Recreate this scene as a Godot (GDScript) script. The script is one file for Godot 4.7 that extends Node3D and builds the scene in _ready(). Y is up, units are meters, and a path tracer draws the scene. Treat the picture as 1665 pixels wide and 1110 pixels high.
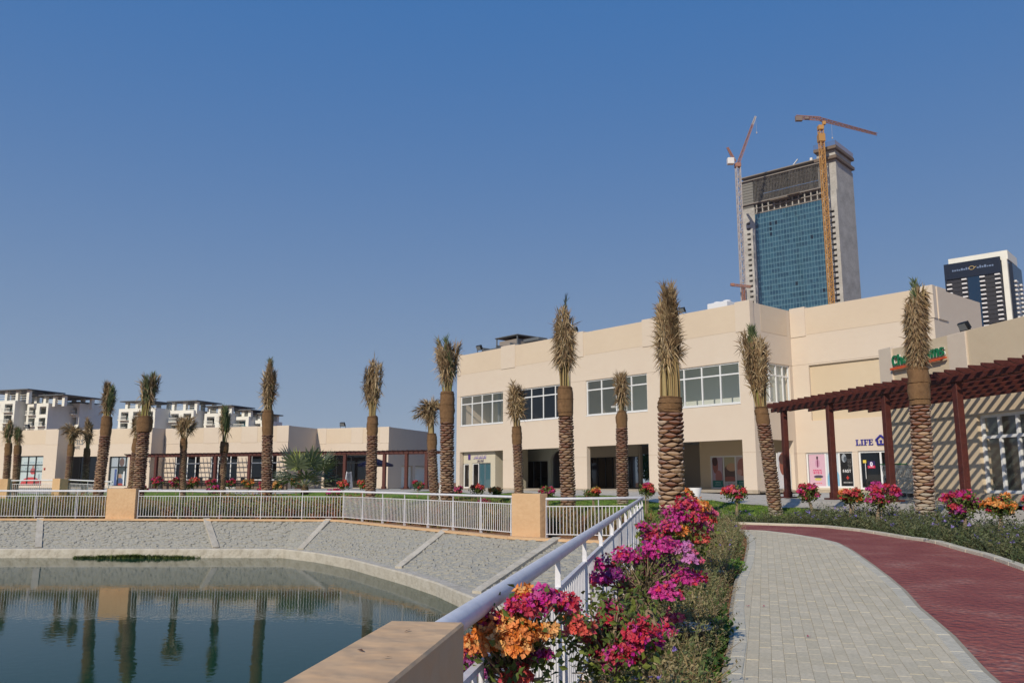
extends Node3D
# A lakeside shopping promenade: date palms, sand coloured two-storey mall, bougainvillea beds and a paved path.
# The camera stands at the world's x = z = 0, looking along -z; y = 0 is the path beside it.

var M := {}
var rng := RandomNumberGenerator.new()
var used := {}

# ---------------------------------------------------------------- geometry
class Geo:
	var v := PackedVector3Array()
	var n := PackedVector3Array()
	var c := PackedColorArray()
	var col := Color(1, 1, 1)
	var xf := Transform3D.IDENTITY
	func put(a: Vector3, b: Vector3, d: Vector3, na: Vector3, nb: Vector3, nd: Vector3) -> void:
		v.push_back(xf * a); v.push_back(xf * d); v.push_back(xf * b)
		var q := xf.basis
		n.push_back((q * na).normalized()); n.push_back((q * nd).normalized()); n.push_back((q * nb).normalized())
		c.push_back(col); c.push_back(col); c.push_back(col)
	func tri(a: Vector3, b: Vector3, d: Vector3) -> void:      # counter-clockwise seen from outside
		var k := (b - a).cross(d - a).normalized()
		put(a, b, d, k, k, k)
	func quad(a: Vector3, b: Vector3, d: Vector3, e: Vector3) -> void:
		tri(a, b, d); tri(a, d, e)
	func box(p: Vector3, s: Vector3) -> void:                  # centre and size
		var h := s * 0.5
		var q := []
		for i in 8:
			q.push_back(p + Vector3(h.x * (1 if i & 1 else -1), h.y * (1 if i & 2 else -1), h.z * (1 if i & 4 else -1)))
		quad(q[4], q[5], q[7], q[6]); quad(q[1], q[0], q[2], q[3])
		quad(q[5], q[1], q[3], q[7]); quad(q[0], q[4], q[6], q[2])
		quad(q[6], q[7], q[3], q[2]); quad(q[0], q[1], q[5], q[4])
	func span(a: Vector3, b: Vector3) -> void:                 # box between two corners
		box((a + b) * 0.5, (b - a).abs())
	func bevel(p: Vector3, s: Vector3, ch: float) -> void:     # box with chamfered edges
		var h := s * 0.5
		var i := h - Vector3(ch, ch, ch)
		var sg := [-1.0, 1.0]
		for k in 3:
			var a := Vector3.ZERO; var b := Vector3.ZERO; var d := Vector3.ZERO
			a[k] = 1; b[(k + 1) % 3] = 1; d[(k + 2) % 3] = 1
			for t in sg:
				var o: Vector3 = p + a * h[k] * t
				var x: Vector3 = b * i[(k + 1) % 3] * t
				var y: Vector3 = d * i[(k + 2) % 3]
				quad(o - x - y, o + x - y, o + x + y, o - x + y)
			# the four edges along axis k
			for t in sg:
				for u in sg:
					var e0: Vector3 = p + b * h[(k + 1) % 3] * t + d * i[(k + 2) % 3] * u
					var e1: Vector3 = p + b * i[(k + 1) % 3] * t + d * h[(k + 2) % 3] * u
					var l: Vector3 = a * i[k]
					if t * u > 0: quad(e0 - l, e1 - l, e1 + l, e0 + l)
					else: quad(e0 + l, e1 + l, e1 - l, e0 - l)
		for t in sg:
			for u in sg:
				for w in sg:
					var c0: Vector3 = p + Vector3(h.x * t, i.y * u, i.z * w)
					var c1: Vector3 = p + Vector3(i.x * t, h.y * u, i.z * w)
					var c2: Vector3 = p + Vector3(i.x * t, i.y * u, h.z * w)
					if t * u * w > 0: tri(c0, c1, c2)
					else: tri(c0, c2, c1)
	func bar(a: Vector3, b: Vector3, w: float, t: float, up := Vector3.UP) -> void:   # a square bar from a to b
		var z := (b - a)
		var l := z.length()
		if l < 1e-5: return
		z /= l
		var x := up.cross(z)
		if x.length() < 0.05: x = Vector3.RIGHT.cross(z)
		x = x.normalized()
		var y := z.cross(x)
		var keep := xf
		xf = xf * Transform3D(Basis(x, y, z), (a + b) * 0.5)
		box(Vector3.ZERO, Vector3(w, t, l))
		xf = keep
	func tube(pts: Array, rad: Array, sides := 8, caps := true) -> void:
		var m := pts.size()
		var rings := []
		var nor := []
		var t0: Vector3 = (pts[1] - pts[0]).normalized()
		var x := t0.cross(Vector3(0.31, 0.2, 0.93)).normalized()
		for i in m:
			var t: Vector3 = (pts[mini(i + 1, m - 1)] - pts[maxi(i - 1, 0)]).normalized()
			x = (x - t * x.dot(t)).normalized()
			var y := t.cross(x)
			var r := []
			var q := []
			for k in sides:
				var an := TAU * k / sides
				var d := x * cos(an) + y * sin(an)
				q.push_back(d); r.push_back(pts[i] + d * rad[i])
			rings.push_back(r); nor.push_back(q)
		for i in m - 1:
			for k in sides:
				var k2 := (k + 1) % sides
				put(rings[i][k], rings[i][k2], rings[i + 1][k2], nor[i][k], nor[i][k2], nor[i + 1][k2])
				put(rings[i][k], rings[i + 1][k2], rings[i + 1][k], nor[i][k], nor[i + 1][k2], nor[i + 1][k])
		if caps:
			for k in range(1, sides - 1):
				tri(rings[0][0], rings[0][k + 1], rings[0][k])
				tri(rings[m - 1][0], rings[m - 1][k], rings[m - 1][k + 1])
	func mesh() -> ArrayMesh:
		var a := []
		a.resize(Mesh.ARRAY_MAX)
		a[Mesh.ARRAY_VERTEX] = v; a[Mesh.ARRAY_NORMAL] = n; a[Mesh.ARRAY_COLOR] = c
		var m := ArrayMesh.new()
		if v.size(): m.add_surface_from_arrays(Mesh.PRIMITIVE_TRIANGLES, a)
		return m

# ---------------------------------------------------------------- naming
func numbered(called: String) -> String:
	if not used.has(called):
		used[called] = 0
		return called
	used[called] += 1
	return "%s_%03d" % [called, used[called]]

func part(called: String, shape, mat: Material, parent: Node3D, kind := "") -> MeshInstance3D:
	var o := MeshInstance3D.new()
	o.mesh = shape.mesh() if shape is Geo else shape
	o.material_override = mat
	o.name = called
	parent.add_child(o, true)
	if kind: o.set_meta("kind", kind)
	return o

func copies(called: String, shape, mat: Material, parent: Node3D, where: Array, tints := [], kind := "stuff") -> MultiMeshInstance3D:
	var mm := MultiMesh.new()
	mm.transform_format = MultiMesh.TRANSFORM_3D
	mm.use_colors = not tints.is_empty()
	mm.mesh = shape.mesh() if shape is Geo else shape
	mm.instance_count = where.size()
	for i in where.size():
		mm.set_instance_transform(i, where[i])
		if tints: mm.set_instance_color(i, tints[i])
	var o := MultiMeshInstance3D.new()
	o.multimesh = mm
	o.material_override = mat
	o.name = called
	parent.add_child(o, true)
	if kind: o.set_meta("kind", kind)
	return o

func tag(o: Node, label: String, category: String, group := "") -> void:
	o.set_meta("label", label)
	o.set_meta("category", category)
	if group: o.set_meta("group", group)

func thing(called: String, label: String, category: String, at := Vector3.ZERO, turn := 0.0, group := "") -> Node3D:
	var o := Node3D.new()
	o.name = numbered(called)
	add_child(o)
	o.position = at
	o.rotation.y = turn
	tag(o, label, category, group)
	return o

func structure(called: String, shape, mat: Material) -> MeshInstance3D:
	var o := part(numbered(called), shape, mat, self, "structure")
	return o

# ---------------------------------------------------------------- materials
func noise_bytes(size: int, freq: float, sd: int, oct := 4, type := FastNoiseLite.TYPE_SIMPLEX_SMOOTH) -> PackedByteArray:
	var f := FastNoiseLite.new()
	f.noise_type = type
	f.seed = sd; f.frequency = freq; f.fractal_octaves = oct
	var im := f.get_seamless_image(size, size)
	im.convert(Image.FORMAT_L8)
	return im.get_data()

func blend_tex(size: int, ramp: Array, f1: float, f2: float, share: float, sd: int, type := FastNoiseLite.TYPE_SIMPLEX_SMOOTH) -> ImageTexture:
	# two noises, one coarse and one fine, run through a colour ramp
	var a := noise_bytes(size, f1, sd)
	var b := noise_bytes(size, f2, sd + 7, 3, type)
	var out := PackedByteArray()
	out.resize(size * size * 3)
	var lut := []
	for i in 256:
		var t := clampf((i / 255.0 - 0.5) * 1.5 + 0.5, 0, 1) * (ramp.size() - 1)
		var k := mini(int(t), ramp.size() - 2)
		lut.push_back((ramp[k] as Color).lerp(ramp[k + 1], t - k))
	for i in size * size:
		var q: Color = lut[int(a[i] * (1.0 - share) + b[i] * share)]
		out[i * 3] = int(q.r * 255); out[i * 3 + 1] = int(q.g * 255); out[i * 3 + 2] = int(q.b * 255)
	return ImageTexture.create_from_image(Image.create_from_data(size, size, false, Image.FORMAT_RGB8, out))

func height_tex(size: int, freq: float, sd: int, strength := 4.0, oct := 4, type := FastNoiseLite.TYPE_SIMPLEX_SMOOTH) -> ImageTexture:
	var f := FastNoiseLite.new()
	f.noise_type = type
	f.seed = sd; f.frequency = freq; f.fractal_octaves = oct
	var im := f.get_seamless_image(size, size)
	im.convert(Image.FORMAT_RGBA8)
	im.bump_map_to_normal_map(strength)
	return ImageTexture.create_from_image(im)

func mat(albedo: Color, rough := 0.8, metal := 0.0) -> StandardMaterial3D:
	var m := StandardMaterial3D.new()
	m.albedo_color = albedo
	m.roughness = rough
	m.metallic = metal
	return m

func textured(tex: Texture2D, metres: float, rough := 0.85, bump: Texture2D = null, amount := 0.5, world := true) -> StandardMaterial3D:
	var m := mat(Color(1, 1, 1), rough)
	m.albedo_texture = tex
	m.uv1_triplanar = true
	m.uv1_world_triplanar = world
	m.uv1_scale = Vector3.ONE / metres
	if bump:
		m.normal_enabled = true
		m.normal_texture = bump
		m.normal_scale = amount
	return m

func vcol(rough := 0.8, backlit := 0.0) -> StandardMaterial3D:
	var m := mat(Color(1, 1, 1), rough)
	m.vertex_color_use_as_albedo = true
	m.cull_mode = BaseMaterial3D.CULL_DISABLED
	if backlit > 0: 
		m.backlight_enabled = true
		m.backlight = Color(backlit, backlit, backlit)
	return m

func lin(r: float, g: float, b: float) -> Color:      # sRGB bytes to the linear colour that vertex colours want
	return Color(r / 255.0, g / 255.0, b / 255.0).srgb_to_linear()

func rgb(r: float, g: float, b: float) -> Color:
	return Color(r / 255.0, g / 255.0, b / 255.0)

func make_materials() -> void:
	var grain := height_tex(256, 0.06, 3, 3.0)
	M.wall = textured(blend_tex(256, [rgb(208, 193, 177), rgb(210, 196, 180), rgb(212, 199, 184)], 0.008, 0.05, 0.35, 11), 7.0, 0.9, grain, 0.08)
	M.panel = textured(blend_tex(256, [rgb(206, 189, 168), rgb(209, 192, 171), rgb(212, 196, 175)], 0.008, 0.05, 0.35, 12), 7.0, 0.9, grain, 0.08)
	M.wall_olive = textured(blend_tex(256, [rgb(202, 184, 158), rgb(205, 188, 162), rgb(208, 192, 167)], 0.008, 0.05, 0.35, 13), 7.0, 0.9, grain, 0.08)
	M.plinth = textured(blend_tex(256, [rgb(150, 138, 122), rgb(170, 158, 140), rgb(184, 172, 155)], 0.02, 0.08, 0.4, 14), 4.0, 0.85, grain, 0.4)
	M.pier = textured(blend_tex(256, [rgb(202, 164, 124), rgb(211, 175, 135), rgb(216, 182, 143)], 0.01, 0.08, 0.4, 15), 2.5, 0.88, grain, 0.35)
	M.white_wall = textured(blend_tex(128, [rgb(222, 222, 214), rgb(230, 230, 222), rgb(234, 234, 227)], 0.01, 0.06, 0.4, 16), 12.0, 0.85)
	M.dark_roof = mat(rgb(98, 102, 106), 0.6)
	M.white_paint = mat(rgb(222, 223, 226), 0.42)
	M.rail_paint = textured(blend_tex(256, [rgb(206, 206, 212), rgb(224, 224, 229), rgb(230, 230, 234)], 0.015, 0.09, 0.5, 17), 1.3, 0.38)
	M.frame = mat(rgb(224, 226, 228), 0.4)
	M.dark_frame = mat(rgb(44, 46, 50), 0.4, 0.3)
	M.alu = mat(rgb(160, 166, 170), 0.4, 0.6)
	M.timber = textured(blend_tex(256, [rgb(66, 28, 22), rgb(80, 35, 28), rgb(94, 44, 35)], 0.02, 0.1, 0.5, 18), 1.6, 0.62, grain, 0.3)
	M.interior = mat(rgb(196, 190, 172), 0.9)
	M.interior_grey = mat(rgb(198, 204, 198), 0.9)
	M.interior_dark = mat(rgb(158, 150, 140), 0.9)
	M.ceiling = mat(rgb(214, 212, 204), 0.9)
	M.floor = textured(blend_tex(128, [rgb(150, 142, 130), rgb(170, 160, 146)], 0.02, 0.1, 0.4, 19), 3.0, 0.5)
	M.black = mat(rgb(22, 22, 24), 0.5)
	M.concrete = textured(blend_tex(256, [rgb(150, 146, 138), rgb(176, 172, 163), rgb(194, 190, 181)], 0.012, 0.09, 0.45, 20), 2.2, 0.88, grain, 0.6)
	M.old_concrete = textured(blend_tex(256, [rgb(150, 147, 142), rgb(176, 174, 169), rgb(196, 194, 189)], 0.012, 0.07, 0.45, 21), 30.0, 0.9)
	M.plaza = textured(blend_tex(256, [rgb(168, 162, 150), rgb(186, 180, 168), rgb(198, 193, 182)], 0.012, 0.12, 0.45, 22), 3.0, 0.8, grain, 0.3)
	M.red_path = textured(blend_tex(512, [rgb(128, 64, 57), rgb(140, 75, 66), rgb(148, 86, 75), rgb(166, 120, 108)], 0.006, 0.12, 0.42, 23), 4.0, 0.72, height_tex(256, 0.12, 5, 5.0), 0.5)
	M.kerb = textured(blend_tex(256, [rgb(182, 176, 159), rgb(195, 189, 171), rgb(204, 198, 181)], 0.02, 0.16, 0.5, 24), 0.9, 0.85, grain, 0.5)
	M.joint_sand = textured(blend_tex(128, [rgb(150, 142, 125), rgb(172, 163, 144)], 0.03, 0.2, 0.5, 25), 0.6, 0.95)
	M.soil = textured(blend_tex(512, [rgb(112, 74, 48), rgb(146, 102, 70), rgb(166, 120, 84), rgb(176, 136, 102)], 0.02, 0.14, 0.5, 26), 1.6, 0.95, height_tex(256, 0.08, 6, 7.0), 0.9)
	M.desert = textured(blend_tex(256, [rgb(150, 128, 98), rgb(172, 150, 118)], 0.01, 0.1, 0.4, 27), 9.0, 0.95)
	M.lawn = textured(blend_tex(512, [rgb(88, 120, 30), rgb(110, 144, 42), rgb(126, 158, 54), rgb(150, 166, 76)], 0.012, 0.2, 0.55, 28), 2.2, 0.95, height_tex(256, 0.2, 7, 9.0), 1.0)
	M.mortar = textured(blend_tex(512, [rgb(144, 142, 133), rgb(163, 161, 151), rgb(176, 174, 163)], 0.015, 0.12, 0.5, 29), 1.8, 0.95, height_tex(256, 0.07, 8, 7.0), 0.9)
	M.stone = textured(blend_tex(256, [rgb(144, 142, 134), rgb(162, 160, 151), rgb(178, 175, 164)], 0.02, 0.12, 0.5, 30), 0.9, 0.9, grain, 0.8, false)
	M.kerb_old = textured(blend_tex(512, [rgb(160, 153, 139), rgb(184, 177, 163), rgb(194, 188, 175), rgb(202, 197, 186)], 0.01, 0.1, 0.4, 31), 2.4, 0.9, grain, 0.6)
	M.burlap = textured(blend_tex(256, [rgb(104, 76, 50), rgb(128, 98, 68), rgb(146, 114, 80)], 0.02, 0.2, 0.55, 32), 0.8, 0.95, height_tex(256, 0.22, 9, 8.0), 0.9)
	M.leafy = vcol(0.7, 0.35)
	M.petal = vcol(0.65, 0.45)
	M.dry = vcol(0.85, 0.12)
	M.bark = vcol(0.95)
	M.paint = vcol(0.6)
	M.brick = vcol(0.88)
	M.brick.normal_enabled = true
	M.brick.normal_texture = grain
	M.brick.normal_scale = 0.5
	M.brick.uv1_triplanar = true
	M.brick.uv1_scale = Vector3(3, 3, 3)
	M.brick.albedo_texture = blend_tex(256, [rgb(214, 214, 214), rgb(240, 240, 240), rgb(255, 255, 255)], 0.03, 0.25, 0.55, 33)
	M.brick.uv1_world_triplanar = true
	M.glass = mat(Color(0.72, 0.80, 0.78, 0.08), 0.04)
	M.glass.transparency = BaseMaterial3D.TRANSPARENCY_ALPHA
	M.glass.metallic_specular = 0.6
	M.dark_glass = mat(Color(0.05, 0.06, 0.075, 0.72), 0.04)
	M.dark_glass.transparency = BaseMaterial3D.TRANSPARENCY_ALPHA
	M.dark_glass.metallic_specular = 0.6
	M.tint_glass = mat(Color(0.35, 0.55, 0.62, 0.45), 0.05)
	M.tint_glass.transparency = BaseMaterial3D.TRANSPARENCY_ALPHA
	M.water = mat(rgb(26, 62, 48), 0.03)
	M.water.metallic_specular = 0.18
	M.water.normal_enabled = true
	M.water.normal_texture = height_tex(512, 0.018, 41, 3.0, 3)
	M.water.normal_scale = 0.045
	M.water.uv1_triplanar = true
	M.water.uv1_world_triplanar = true
	M.water.uv1_scale = Vector3(0.35, 0.35, 0.35)
const SHRUB_A := [ [-0.03,0.94,-3.1,0.05,4], [0.02,0.92,-3.08,0.04,3], [-0.11,0.92,-3.12,0.05,3], [0.13,0.97,-3.14,0.03,4], [-0.10,1.00,-3.17,0.04,0], [-0.14,1.03,-3.12,0.03,1], [-0.02,0.98,-3.22,0.05,4], [-0.07,0.96,-3.14,0.05,3], [0.04,0.96,-3.11,0.05,3], [0.01,1.00,-3.22,0.04,4], [-0.17,0.86,-3.38,0.05,5], [-0.16,0.84,-3.35,0.03,5], [-0.12,0.80,-3.33,0.06,2], [0.00,0.93,-3.16,0.04,0], [0.06,0.88,-3.26,0.04,0], [0.10,0.88,-3.18,0.03,1], [0.02,0.81,-3.15,0.04,5], [0.03,1.05,-3.12,0.04,0], [0.12,1.08,-3.16,0.04,1], [0.20,1.02,-3.39,0.05,0], [0.17,1.06,-3.36,0.02,6], [0.05,1.07,-3.35,0.03,3], [-0.08,0.82,-3.35,0.02,2], [0.08,1.04,-3.15,0.03,0] ]
const SHRUB_B := [ [0.33,0.77,-4.39,0.06,5], [0.39,0.70,-4.58,0.05,5], [0.52,0.78,-4.64,0.06,0], [0.52,0.83,-4.71,0.04,1], [0.55,0.69,-4.73,0.06,0], [0.63,0.76,-4.25,0.07,0], [0.71,0.67,-4.56,0.05,1], [0.66,0.75,-4.60,0.05,0], [0.46,0.63,-4.50,0.05,0], [0.54,0.65,-4.31,0.07,0], [0.50,0.58,-4.48,0.04,1], [0.57,0.70,-4.25,0.04,0], [0.32,0.76,-4.76,0.04,3], [0.47,0.67,-4.72,0.04,5] ]
const SHRUB_C := [ [0.67,0.67,-7.44,0.05,1], [0.73,0.68,-7.24,0.09,1], [0.84,0.74,-7.73,0.11,1], [0.99,0.84,-7.46,0.10,1], [1.13,0.80,-7.71,0.10,1], [1.21,0.70,-7.68,0.09,1], [1.23,0.89,-7.41,0.11,1], [1.30,0.94,-7.33,0.10,1], [1.36,0.74,-7.48,0.09,2], [1.43,0.93,-7.34,0.08,7], [1.48,0.86,-7.13,0.06,7], [1.43,0.68,-7.24,0.09,1], [1.61,0.65,-7.65,0.08,0], [1.25,0.59,-7.03,0.09,1], [1.20,0.62,-7.04,0.07,1], [0.99,0.60,-7.50,0.07,1], [0.85,0.73,-7.22,0.06,2], [1.36,0.35,-7.43,0.07,6], [1.31,0.26,-7.38,0.06,1], [0.82,0.49,-7.27,0.06,0], [1.20,0.87,-7.80,0.08,2] ]
const SHRUB_D := [ [2.26,1.17,-11.13,0.14,0], [2.47,1.14,-11.40,0.13,3], [2.20,1.00,-11.14,0.14,1], [2.15,1.03,-11.66,0.14,1], [1.93,0.81,-11.23,0.12,0], [1.83,0.74,-11.33,0.10,0], [2.40,0.67,-11.80,0.14,5], [2.46,0.89,-11.28,0.12,6], [2.61,0.97,-11.57,0.10,5], [1.93,0.82,-11.99,0.12,1], [2.01,0.90,-11.02,0.12,1], [2.36,1.03,-10.97,0.10,0], [2.43,0.75,-11.17,0.10,5], [2.24,0.71,-11.82,0.10,0], [2.67,1.06,-11.64,0.08,6], [1.67,0.93,-11.18,0.05,1], [1.76,0.81,-11.30,0.07,1], [2.15,0.85,-11.11,0.11,3] ]

# ---------------------------------------------------------------- the lie of the land
const LEVELS := [
	Vector3(-62, .08, -35.6), Vector3(-40, .08, -35.4), Vector3(-21, .06, -35), Vector3(-14, .05, -34.8), Vector3(-6.75, .03, -34.6), Vector3(-3.3, 0, -29.8),
	Vector3(.1, -.03, -24.9), Vector3(3.4, -.05, -22.3), Vector3(2.6, -.02, -18), Vector3(1.3, 0, -11), Vector3(.5, 0, -7), Vector3(0, 0, -4), Vector3(-.6, 0, -1),
	Vector3(.9, 0, -3.5), Vector3(1.59, 0, -6.77), Vector3(2.4, .07, -9.7), Vector3(3.67, .2, -13.8), Vector3(4.22, .35, -15.6), Vector3(4.84, .43, -18.3),
	Vector3(2.8, 0, -3.5), Vector3(3.64, 0, -6.77), Vector3(4.34, .15, -9.3), Vector3(4.99, .22, -11.5), Vector3(5.2, .3, -12.7), Vector3(5.78, .36, -14.8), Vector3(5.87, .41, -16.3), Vector3(5.63, .44, -18.1), Vector3(4.93, .46, -19.1),
	Vector3(5.6, .05, -5), Vector3(6.4, .14, -9), Vector3(6.92, .25, -11.8), Vector3(7.19, .33, -13.3), Vector3(7.33, .4, -15.5), Vector3(7.28, .43, -17.5), Vector3(6.97, .45, -19.3), Vector3(6.07, .46, -20.5), Vector3(4.98, .47, -21.4),
	Vector3(4.3, .5, -23), Vector3(6.6, .62, -22.6), Vector3(8.1, .6, -15), Vector3(8.0, .5, -12), Vector3(7.9, .35, -8.5), Vector3(8.2, .65, -19.5),
	Vector3(9.6, .8, -8), Vector3(9.3, .85, -13), Vector3(9.05, .86, -18), Vector3(8.1, .84, -23.5), Vector3(7.4, .83, -26), Vector3(7.3, .86, -31), Vector3(4.5, .9, -40),
	Vector3(9.1, 1, -28), Vector3(9.8, 1, -22), Vector3(10.3, 1, -19), Vector3(10.6, 1, -14), Vector3(10.8, 1, -8), Vector3(13, 1, -28), Vector3(14, 1, -20), Vector3(14, 1, -10), Vector3(25, 1, -25),
	Vector3(2, .3, -27), Vector3(0, .7, -33), Vector3(4, .75, -30), Vector3(-2, .45, -32), Vector3(-6, .5, -38), Vector3(-12, .5, -38.5), Vector3(-20, .5, -39), Vector3(-30, .5, -39.5), Vector3(-45, .5, -40),
	Vector3(0, .82, -38), Vector3(-6, .82, -42), Vector3(-12, .82, -43), Vector3(-20, .82, -43.5), Vector3(-32, .85, -46), Vector3(-45, .85, -47), Vector3(-10, .88, -50), Vector3(-25, .9, -54), Vector3(-45, .95, -58),
	Vector3(1, .97, -46), Vector3(-4, .98, -53), Vector3(8, 1, -46), Vector3(16, 1, -42), Vector3(5, 1, -58), Vector3(-10, 1, -60), Vector3(-25, 1, -66), Vector3(-45, 1, -72), Vector3(20, 1, -60), Vector3(0, 1, -72)]
const HX0 := -64.0
const HZ0 := -84.0
const HNX := 220
const HNZ := 184
var heights := PackedFloat32Array()

func fill_heights() -> void:
	heights.resize(HNX * HNZ)
	# points along the railing feet and the path edges keep those lines even
	var pts := LEVELS.duplicate()
	var rim := [-62, .07, -35.6, -40, .07, -35.4, -21, .06, -35, -14, .05, -34.8, -6.75, .03, -34.6, -3.3, 0, -29.8, .1, -.02, -24.9, 3.4, -.03, -22.2, 2.6, -.02, -18, 1.3, 0, -11, .5, 0, -7, 0, 0, -4, -.6, 0, 0]
	for i in range(0, rim.size() - 3, 3):
		var a := Vector3(rim[i], rim[i + 1], rim[i + 2]); var b := Vector3(rim[i + 3], rim[i + 4], rim[i + 5])
		var n_ := int(a.distance_to(b) / 1.1)
		for k in range(1, n_): pts.push_back(a.lerp(b, float(k) / n_))
	for r in [[13, 18], [19, 27], [28, 36]]:
		for i in range(r[0], r[1]):
			var a: Vector3 = LEVELS[i]; var b: Vector3 = LEVELS[i + 1]
			if a.distance_to(b) > 5: continue
			var n_ := int(a.distance_to(b) / .7)
			for k in range(1, n_): pts.push_back(a.lerp(b, float(k) / n_))
	for j in HNZ:
		var z := HZ0 + j * 0.5
		for i in HNX:
			var x := HX0 + i * 0.5
			var s := 0.0
			var w := 0.0
			for p: Vector3 in pts:
				var d := (p.x - x) * (p.x - x) + (p.z - z) * (p.z - z) + 0.05
				var k := 1.0 / (d * sqrt(d))
				s += k * p.y; w += k
			heights[j * HNX + i] = s / w
	for pass_ in 2:
		var old := heights.duplicate()
		for j in range(1, HNZ - 1):
			for i in range(1, HNX - 1):
				var k := j * HNX + i
				heights[k] = old[k] * .36 + (old[k - 1] + old[k + 1] + old[k - HNX] + old[k + HNX]) * .16

func h(x: float, z: float) -> float:
	var fx := clampf((x - HX0) * 2.0, 0, HNX - 1.001)
	var fz := clampf((z - HZ0) * 2.0, 0, HNZ - 1.001)
	var i := int(fx); var j := int(fz)
	var a := fx - i; var b := fz - j
	var k := j * HNX + i
	return lerpf(lerpf(heights[k], heights[k + 1], a), lerpf(heights[k + HNX], heights[k + HNX + 1], a), b)

func lay(g: Geo, poly: PackedVector2Array, cell: float, off: float) -> void:
	# a sheet over the land inside a plan outline (x, z)
	var lo := poly[0]; var hi := poly[0]
	for p in poly:
		lo = lo.min(p); hi = hi.max(p)
	var x := floorf(lo.x / cell) * cell
	while x < hi.x:
		var z := floorf(lo.y / cell) * cell
		while z < hi.y:
			var sq := PackedVector2Array([Vector2(x, z), Vector2(x + cell, z), Vector2(x + cell, z + cell), Vector2(x, z + cell)])
			for piece in Geometry2D.intersect_polygons(sq, poly):
				if Geometry2D.is_polygon_clockwise(piece): continue
				var ids := Geometry2D.triangulate_polygon(piece)
				for t in range(0, ids.size(), 3):
					var q := []
					for k in 3:
						var p: Vector2 = piece[ids[t + k]]
						q.push_back(Vector3(p.x, h(p.x, p.y) + off, p.y))
					if (q[1] - q[0]).cross(q[2] - q[0]).y < 0: q.reverse()
					var nn := []
					for k in 3:
						var e := 0.4
						nn.push_back(Vector3(h(q[k].x - e, q[k].z) - h(q[k].x + e, q[k].z), 2 * e, h(q[k].x, q[k].z - e) - h(q[k].x, q[k].z + e)).normalized())
					g.put(q[0], q[1], q[2], nn[0], nn[1], nn[2])
			z += cell
		x += cell

func plan(a: Array) -> PackedVector2Array:
	var out := PackedVector2Array()
	for i in range(0, a.size(), 2): out.push_back(Vector2(a[i], a[i + 1]))
	return out

# bank top (behind the railing foot) and the inner edge of the kerb at the water
const BANK := [-62, -34.9, -21, -34.7, -8.6, -34.45, -6.85, -34.3, -4.5, -30.9, -1.5, -26.6, 0, -24.4, 1.2, -23.1, 2.5, -22.15, 3.0, -21.6, 2.55, -19.2, 1.98, -16.2, 1.6, -14.3, .97, -11.1, 0, -5.8, -.6, -2.4, -1.6, 6]
const TOE := [-62, -32.8, -21, -32.8, -8.6, -32.8, -6.96, -31.1, -5.2, -28.7, -2.8, -24.3, -1.7, -22, -1.0, -20.1, -.36, -18.5, .2, -17.1, .62, -16.1, .82, -15.2, .7, -14.1, -.05, -11.2, -1.25, -6, -2.4, -1, -3.4, 6]
const WATER_Y := -1.27
var bank_at := []      # [bank top point, toe point, distance along]

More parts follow.
